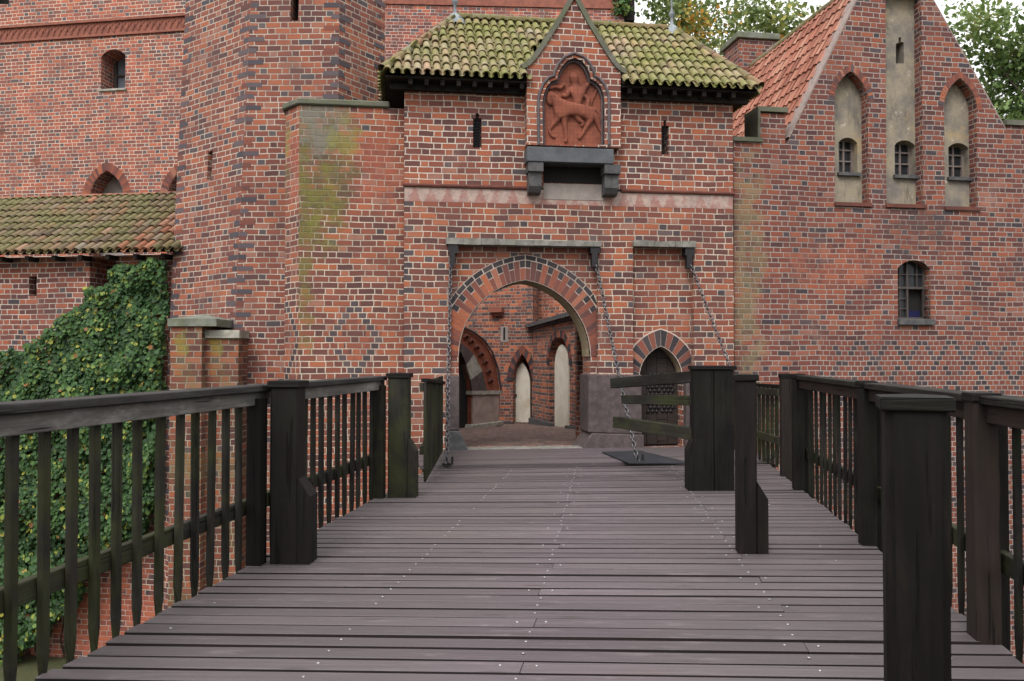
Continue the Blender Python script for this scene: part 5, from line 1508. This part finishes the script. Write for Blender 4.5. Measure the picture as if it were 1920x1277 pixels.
# ============================================================ RAILINGS
def baluster_mesh(mat, zt_, zb_, w=.062, d=.042):
    b = MB(); h = zt_ - zb_
    v = [(-w / 2, -d / 2, zb_ + .15), (w / 2, -d / 2, zb_ + .15), (w / 2, d / 2, zb_ + .15), (-w / 2, d / 2, zb_ + .15), (-w / 2, -d / 2, zt_), (w / 2, -d / 2, zt_), (w / 2, d / 2, zt_), (-w / 2, d / 2, zt_),
         (-w * .05, -d / 2, zb_), (w * .05, -d / 2, zb_), (w * .05, d / 2, zb_), (-w * .05, d / 2, zb_)]
    f = [(0, 1, 5, 4), (1, 2, 6, 5), (2, 3, 7, 6), (3, 0, 4, 7), (4, 5, 6, 7), (8, 9, 1, 0), (9, 10, 2, 1), (10, 11, 3, 2), (11, 8, 0, 3), (11, 10, 9, 8)]
    uvs = [[(v[i][2], v[i][0] + v[i][1]) for i in q] for q in f]
    b.add(v, f, uvs, .5); return b
def post_mesh(w, zt_, cap=True, shoulder=0, sh_z=.62, chamfer=True, double=False, gap_z=None):
    b = MB(); h = w / 2; c = (.012 if shoulder else .03) if chamfer else 0
    ring = [(-h + c, -h), (h - c, -h), (h, -h + c), (h, h - c), (h - c, h), (-h + c, h), (-h, h - c), (-h, -h + c)] if c else [(-h, -h), (h, -h), (h, h), (-h, h)]
    n = len(ring); z1 = zt_ - (.055 if cap else 0); o = random.random() * 9
    v = [(x, y, -.30) for x, y in ring] + [(x, y, z1) for x, y in ring]
    f = [(i, (i + 1) % n, (i + 1) % n + n, i + n) for i in range(n)] + [tuple(range(n, 2 * n))]
    per = [0]
    for i in range(n): per.append(per[-1] + math.dist(ring[i], ring[(i + 1) % n]))
    uvs = [[(o - .3, per[i] + o), (o - .3, per[i + 1] + o), (z1 + o, per[i + 1] + o), (z1 + o, per[i] + o)] for i in range(n)] + [[(x, y) for x, y in ring]]
    b.add(v, f, uvs, .5)
    if shoulder:
        s = shoulder; sg = 1 if s > 0 else -1; s = abs(s)
        x0 = h - .002
        prof = [(x0, -.3), (x0 + s, -.3), (x0 + s, sh_z - .14), (x0 + .005, sh_z)]
        vv = [(sg * x, y, z) for y in (-h * .96, h * .96) for x, z in prof]; m = 4
        ff = [(0, 1, 2, 3), (7, 6, 5, 4)] + [(i + m, (i + 1) % m + m, (i + 1) % m, i) for i in range(m)]
        if sg < 0: ff = [tuple(reversed(q)) for q in ff]
        b.add(vv, ff, [[(vv[i][2] + o, vv[i][0] + vv[i][1]) for i in q] for q in ff], .5)
    return b
def cap_mesh(w, zt_, over=.02):
    b = MB(); h = w / 2 + over
    b.box(-h, h, -h, h, zt_ - .054, zt_ - .004, .5)
    b.add([(-h, -h, zt_ - .0035), (h, -h, zt_ - .0035), (h, h, zt_ - .0035), (-h, h, zt_ - .0035), (0, 0, zt_ + .006)], [(0, 1, 4), (1, 2, 4), (2, 3, 4), (3, 0, 4)], None, .5)
    return b
def put(mb, name, mat, parent, p, ang=0, bevel=0):
    o = mb.build(name, mat, parent, bevel=bevel); o.location = (p[0], p[1], 0); o.rotation_euler = (0, 0, ang); return o
YAW = math.atan(.152)             # bridge axis leans to the right
def railing(label, fX, dx, Z0, Z1, posts, bal_sp, mats, side, top=1.385, bw=(.054, .040), bal_mats=None, skip=(), group='railings along the footbridge'):
    """fX(Z)+dx is the centre line of the rail; side=-1 left, 1 right"""
    base = Vector((fX(Z0) + dx, Z0, 0))
    rt = thing('railing', label, 'railing', base, 0, group)
    P = lambda Z, e=0, z=0: Vector((fX(Z) + dx + e - base.x, Z - base.y, z))
    segs = sorted([Z0] + [p for p in posts if Z0 < p < Z1] + [Z1])
    for a, b in zip(segs, segs[1:]):
        m = MB(); m.beam(P(a + .015, -side * .035, top - .105), P(b - .015, -side * .035, top - .105), .07, .105); m.build('rail_board', M[mats[0]], rt, bevel=.005)
        m = MB(); m.beam(P(a - .02, -side * .02, top - .026), P(b - .025, -side * .02, top - .026), .18, .05); m.build('handrail', M[mats[1]], rt, bevel=.006)
        m = MB(); m.beam(P(a + .01, side * .052, .43), P(b - .01, side * .052, .43), .055, .115); m.build('lower_rail', M[mats[2]], rt, bevel=.005)
    proto = None; Z = Z0 + .12
    bms = bal_mats or [mats[2]]
    protos = {}
    n_ = 0
    while Z < Z1 - .05:
        if all(abs(Z - p) > .10 for p in posts):
            mk = bms[0] if len(bms) == 1 else bms[min(len(bms) - 1, int((Z - Z0) / (Z1 - Z0) * len(bms)))]
            p = P(Z, side * .003 + random.uniform(-.004, .004))
            if mk not in protos:
                o = baluster_mesh(M[mk], top - .08, -.05, *bw).build('baluster', M[mk], rt, bevel=.004); o.location = p; protos[mk] = o
            else: o = dup(protos[mk], p, rt)
            o.rotation_euler = (random.uniform(-.008, .008), random.uniform(-.006, .006), R(90) - YAW + random.uniform(-.06, .06))
            n_ += 1
        Z += bal_sp + random.uniform(-.012, .012)
    return rt, P
# left railing
rt, P = railing('weathered left railing with grey handrail and mossy end post', XL, -.045, .2, 9.62, (3.0, 6.42, 9.5), .205, ('rail_grey', 'rail_cap', 'rail_moss'), -1, bal_mats=['rail', 'rail_moss', 'rail'])
for Z, sh, mk, w in ((3.0, .10, 'post', .215), (6.53, .10, 'post', .215), (9.56, .09, 'rail_moss', .23)):
    p = P(Z, .26)
    o = put(post_mesh(w, 1.42, True, sh, .66), 'post', M[mk], rt, p, -YAW + R(6), 0)
    c = cap_mesh(w, 1.42).build('post_cap', M['post'], o, bevel=.004)
    o2 = put(post_mesh(.115, 1.28, False, 0, chamfer=False), 'back_post', M['rail_moss' if Z > 9 else 'post'], rt, P(Z - .10, .06), -YAW)
# right railing
rt, P = railing('dark right railing of the footbridge, running from the foreground to the postern', XR, .045, .2, 10.15, (2.2, 4.75, 7.09, 10.0), .205, ('rail_red', 'rail', 'rail_moss'), 1, bw=(.050, .030), bal_mats=['rail_red', 'rail', 'rail'])
for Z, mk, w in ((2.2, 'post', .13), (4.75, 'rail_red', .135), (7.09, 'post', .125), (10.05, 'post', .13)):
    o = put(post_mesh(w, 1.40, True, 0, chamfer=False), 'post', M[mk], rt, P(Z, -.07), -YAW)
    cap_mesh(w, 1.40, .012).build('post_cap', M['post'], o, bevel=.004)
    put(post_mesh(.10, 1.28, False, 0, chamfer=False), 'back_post', M['post'], rt, P(Z + .10, .05), -YAW)
# drawbridge railings (hinged panels)
def leaf(label, A, B, zA, zB, mk, sp, drop=.02):
    rt = thing('drawbridge_railing', label, 'railing', (A[0], A[1], 0), 0, 'railings on the drawbridge')
    A = Vector((A[0], A[1], 0)); B = Vector((B[0], B[1], 0)); d = B - A; L = d.length; ang = math.atan2(d.y, d.x)
    q = lambda s, z: (d * s) + Vector((0, 0, z))
    nrm = Vector((-d.y, d.x, 0)).normalized()
    m = MB(); m.beam(q(0, zA - .03), q(1, zB - .03), .10, .045); m.build('handrail', M['post'], rt, bevel=.004)
    m = MB(); m.beam(q(0, zA - .12) + nrm * .045, q(1, zB - .12) + nrm * .045, .05, .11); m.build('rail_board', M[mk], rt, bevel=.004)
    m = MB(); m.beam(q(0, .42) + nrm * .045, q(1, .42) + nrm * .045, .05, .11); m.build('lower_rail', M[mk], rt, bevel=.004)
    n = int(L / sp); pr0 = None
    for i in range(n + 1):
        s = (i + .15) / (n + .3); zt_ = zA + (zB - zA) * s - .05
        if pr0 is None: pr0 = o = baluster_mesh(M[mk], zt_, drop, .085, .035).build('baluster', M[mk], rt, bevel=.004)
        else: o = dup(pr0, (0, 0, 0), rt)
        o.location = q(s, 0); o.rotation_euler = (0, 0, ang)
    return rt
leaf('mossy slatted railing panel on the left edge of the drawbridge beside the gate', (X_at(797, 10.5), 10.5), (X_at(829, 13.9), 13.9), 1.34, 1.20, 'rail_moss', .17)
leaf('low mossy railing on the right edge of the drawbridge by the postern chain', (X_at(1466, 11.7), 11.7), (X_at(1362, 14.6), 14.6), 1.22, 1.18, 'rail_moss', .20)
o = thing('railing_post', 'brown post where the right railing meets the drawbridge', 'post', (X_at(1474, 11.2), 11.2, 0))
m = post_mesh(.16, 1.38, True, 0, chamfer=False).build('shaft', M['rail_red'], o); o.rotation_euler = (0, 0, -YAW)
cap_mesh(.16, 1.38, .012).build('post_cap', M['post'], m)

# ============================================================ POSTS of the middle barrier
def bollard(label, X, Z, w, h, sh, mk, rz, sh_z=.62):
    t = thing('timber_post', label, 'post', (X, Z, 0), rz, 'timber posts of the middle barrier')
    post_mesh(w, h, True, sh, sh_z).build('shaft', M[mk], t)
    cap_mesh(w, h, .018).build('cap', M['post'], t, bevel=.006)
    return t
bollard('large dark timber post in the near right foreground', X_at(1722, 3.02) + .02, 3.10, .212, 1.458, 0, 'post_brown', R(-20))
bollard('slim dark timber post with widened foot standing alone mid bridge', X_at(1397, 6.85), 6.85, .155, 1.46, .09, 'post_brown', R(-6), .58)
# barrier: twin post with three bars swung towards the gate
bx, bz = X_at(1331, 10.05), 10.05
bar = thing('swing_barrier', 'dark twin post carrying three mossy horizontal bars before the postern', 'barrier', (bx, bz, 0))
for dx_, w_ in ((-.125, .235), (.12, .235)):
    o = put(post_mesh(w_, 1.45, False, -.07 if dx_ < 0 else .0, .62, chamfer=False), 'post', M['post' if dx_ < 0 else 'post'], bar, (dx_ + .02, 0), 0)
c = MB(); c.box(-.24, .29, -.14, .14, 1.452, 1.50); c.build('post_cap', M['post'], bar, bevel=.006)
eX, eZ = X_at(1150, 11.6) - bx, 11.6 - bz
for zb_, ze_, k, hh, sh_ in ((1.37, 1.235, 1.0, .14, 0), (1.075, 1.02, .87, .12, .0), (.66, .70, .97, .15, .0)):
    m = MB(); m.beam((-.12, -.02, zb_), (eX * k, eZ * k, ze_), .12, hh); m.build('bar', M['rail_moss' if zb_ < 1.2 else 'rail'], bar, bevel=.006)
for zb_ in (1.08, .66):
    m = MB(); m.beam((.24, .04, zb_), (.52, .06, zb_), .12, .15); m.build('bar_stub', M['rail'], bar, bevel=.006)

# ============================================================ IVY on the low wall
iv = MB()
top_px = [(-60, 700), (0, 668), (30, 650), (60, 655), (95, 640), (120, 600), (145, 572), (170, 555), (205, 545), (222, 505), (250, 498), (285, 500), (312, 488), (322, 490)]
top = [LP.px(x, y) for x, y in top_px]
def top_z(u):
    for a, b in zip(top, top[1:]):
        if a[0] <= u <= b[0]: return a[1] + (b[1] - a[1]) * (u - a[0]) / (b[0] - a[0])
    return top[0][1] if u < top[0][0] else top[-1][1]
ivL, ivR = LP.pu(-60), LP.pu(319)
cl = [(random.uniform(ivL, ivR), random.uniform(MOAT, 3.5), random.uniform(.35, .9), random.uniform(.05, .40)) for _ in range(60)]
cnt = 0
import mathutils
while cnt < 27000:
    u = random.uniform(ivL, ivR + .02); z = random.uniform(MOAT, 3.9)
    nz = mathutils.noise.noise(Vector((u * 1.7, z * 1.7, 0))); n2 = mathutils.noise.noise(Vector((u * 6, z * 6, 5)))
    tz = top_z(u) + .16 * nz + .12 * n2
    if z > tz: continue
    # at the foot the ivy thins out towards the right where red brick shows
    if z < -1.2 - (ivR - u) * 1.15 + .5 * nz and u > ivL + .6: continue
    if n2 < -.42 and random.random() < .8: continue
    bulge = .06 + max(0, .16 + .34 * nz) + min(.45, max(0, (tz - z) * .10))
    y = -bulge * random.uniform(.35, 1.0) - .01
    s = random.uniform(.026, .058); tilt = random.uniform(-.9, .9); sp = random.uniform(0, 6.28)
    nv = Vector((random.uniform(-.7, .7), -1, random.uniform(-.1, .9))).normalized()
    x = nv.orthogonal().normalized(); yv = nv.cross(x)
    ax, bx_ = x * math.cos(sp) + yv * math.sin(sp), -x * math.sin(sp) + yv * math.cos(sp)
    c = Vector((u, y, z))
    rr = min(1, max(0, .32 + .25 * nz + random.gauss(0, .17)))
    if random.random() < .055 + .07 * max(0, nz): rr = random.uniform(.84, .97)
    if random.random() < .008: rr = 1
    v = [c + ax * s * 1.15, c + ax * s * .15 + bx_ * s * .95 + nv * s * .15, c - ax * s * .75 + bx_ * s * .5, c - ax * s * .75 - bx_ * s * .5, c + ax * s * .15 - bx_ * s * .95 + nv * s * .15]
    iv.add(v, [(0, 1, 2), (0, 2, 3), (0, 3, 4)], None, rr); cnt += 1
ivy = plane_thing('ivy', 'dense dark green ivy with yellow leaves climbing the low wall behind the left railing', 'ivy', LP, MOAT)
iv.build('leaves', M['ivy'], ivy)
st = MB()
for k in range(26):
    u = random.uniform(ivL, ivR); z = MOAT; pts = []
    tz = top_z(u)
    if u > ivL + 2.5: z = -1.5
    while z < tz - .2:
        pts.append((u, -.03, z)); z += .35; u += random.uniform(-.12, .12)
    if len(pts) > 2: st.tube(pts, .014, 5)
st.build('stems', M['bark'], ivy)

# ============================================================ TREES behind the castle
def tree(label, X, Z, H, spread, crown_z, n_leaf, mat, seed, leaf=.16, orange=None):
    rs = random.Random(seed)
    t = thing('tree', label, 'tree', (X, Z, 0), 0, 'trees behind the castle')
    br = MB(); tips = []
    def grow(p, d, L, rad, lev):
        n = 4; pts = [p]; rr = [rad]
        for i in range(n):
            d = (d + Vector((rs.uniform(-.22, .22), rs.uniform(-.22, .22), rs.uniform(-.06, .16)))).normalized()
            p = p + d * L / n; pts.append(p); rr.append(rad * (1 - .45 * (i + 1) / n))
            if lev >= 1 + (i < 2): tips.append((p, lev))
        br.tube(pts, rr, 6 if lev < 2 else 4, caps=False)
        if lev < 4:
            for k in range(rs.choice((3, 3, 4)) if lev else 6):
                a = rs.uniform(0, 6.28); e = rs.uniform(.5, 1.0)
                x = d.orthogonal().normalized(); y = d.cross(x)
                nd = (d * (1 - e * .55) + (x * math.cos(a) + y * math.sin(a)) * e).normalized()
                q = pts[rs.choice((2, 3, 4))] if lev else pts[-1 - (k % 2)]
                grow(q, nd, L * rs.uniform(.55, .78) if lev else spread * rs.uniform(.6, .85), rr[-1] * .68, lev + 1)
    grow(Vector((0, 0, 0)), Vector((0, 0, 1)), crown_z, .34, 0)
    br.build('trunk', M['bark'], t, smooth=True)
    lf = MB()
    for _ in range(n_leaf):
        p, lev = rs.choice(tips)
        c = p + Vector((rs.gauss(0, .5), rs.gauss(0, .5), rs.gauss(0, .36)))
        s = leaf * rs.uniform(.6, 1.25)
        nv = Vector((rs.uniform(-1, 1), rs.uniform(-1, 1), rs.uniform(.0, 1.2))).normalized(); x = nv.orthogonal().normalized(); y = nv.cross(x); a = rs.uniform(0, 6.28)
        ax, bx_ = x * math.cos(a) + y * math.sin(a), y * math.cos(a) - x * math.sin(a)
        nz = mathutils.noise.noise(Vector((c.x * .6, c.y * .6, c.z * .6 + seed)))
        r_ = min(1, max(0, .42 + .45 * nz + rs.gauss(0, .16)))
        if orange and (c - Vector(orange[:3])).length < orange[3] and rs.random() < .7: r_ = rs.uniform(.86, 1)
        lf.add([c + ax * s, c + bx_ * s * .7, c - ax * s * .9, c - bx_ * s * .7], [(0, 1, 2, 3)], None, r_)
    lf.build('crown', mat, t)
tree('autumn tree with orange patches behind the chimney and gatehouse roof', X_at(1395, 36), 36, 20, 5.6, 11.5, 34000, M['tree_leaf'], 3, .125, (-1.6, -1, 15.8, 1.5))
tree('green tree rising behind the right slope of the gable', X_at(1880, 33), 33, 18, 5.0, 8.5, 29000, M['tree_leaf_green'], 11, .125)
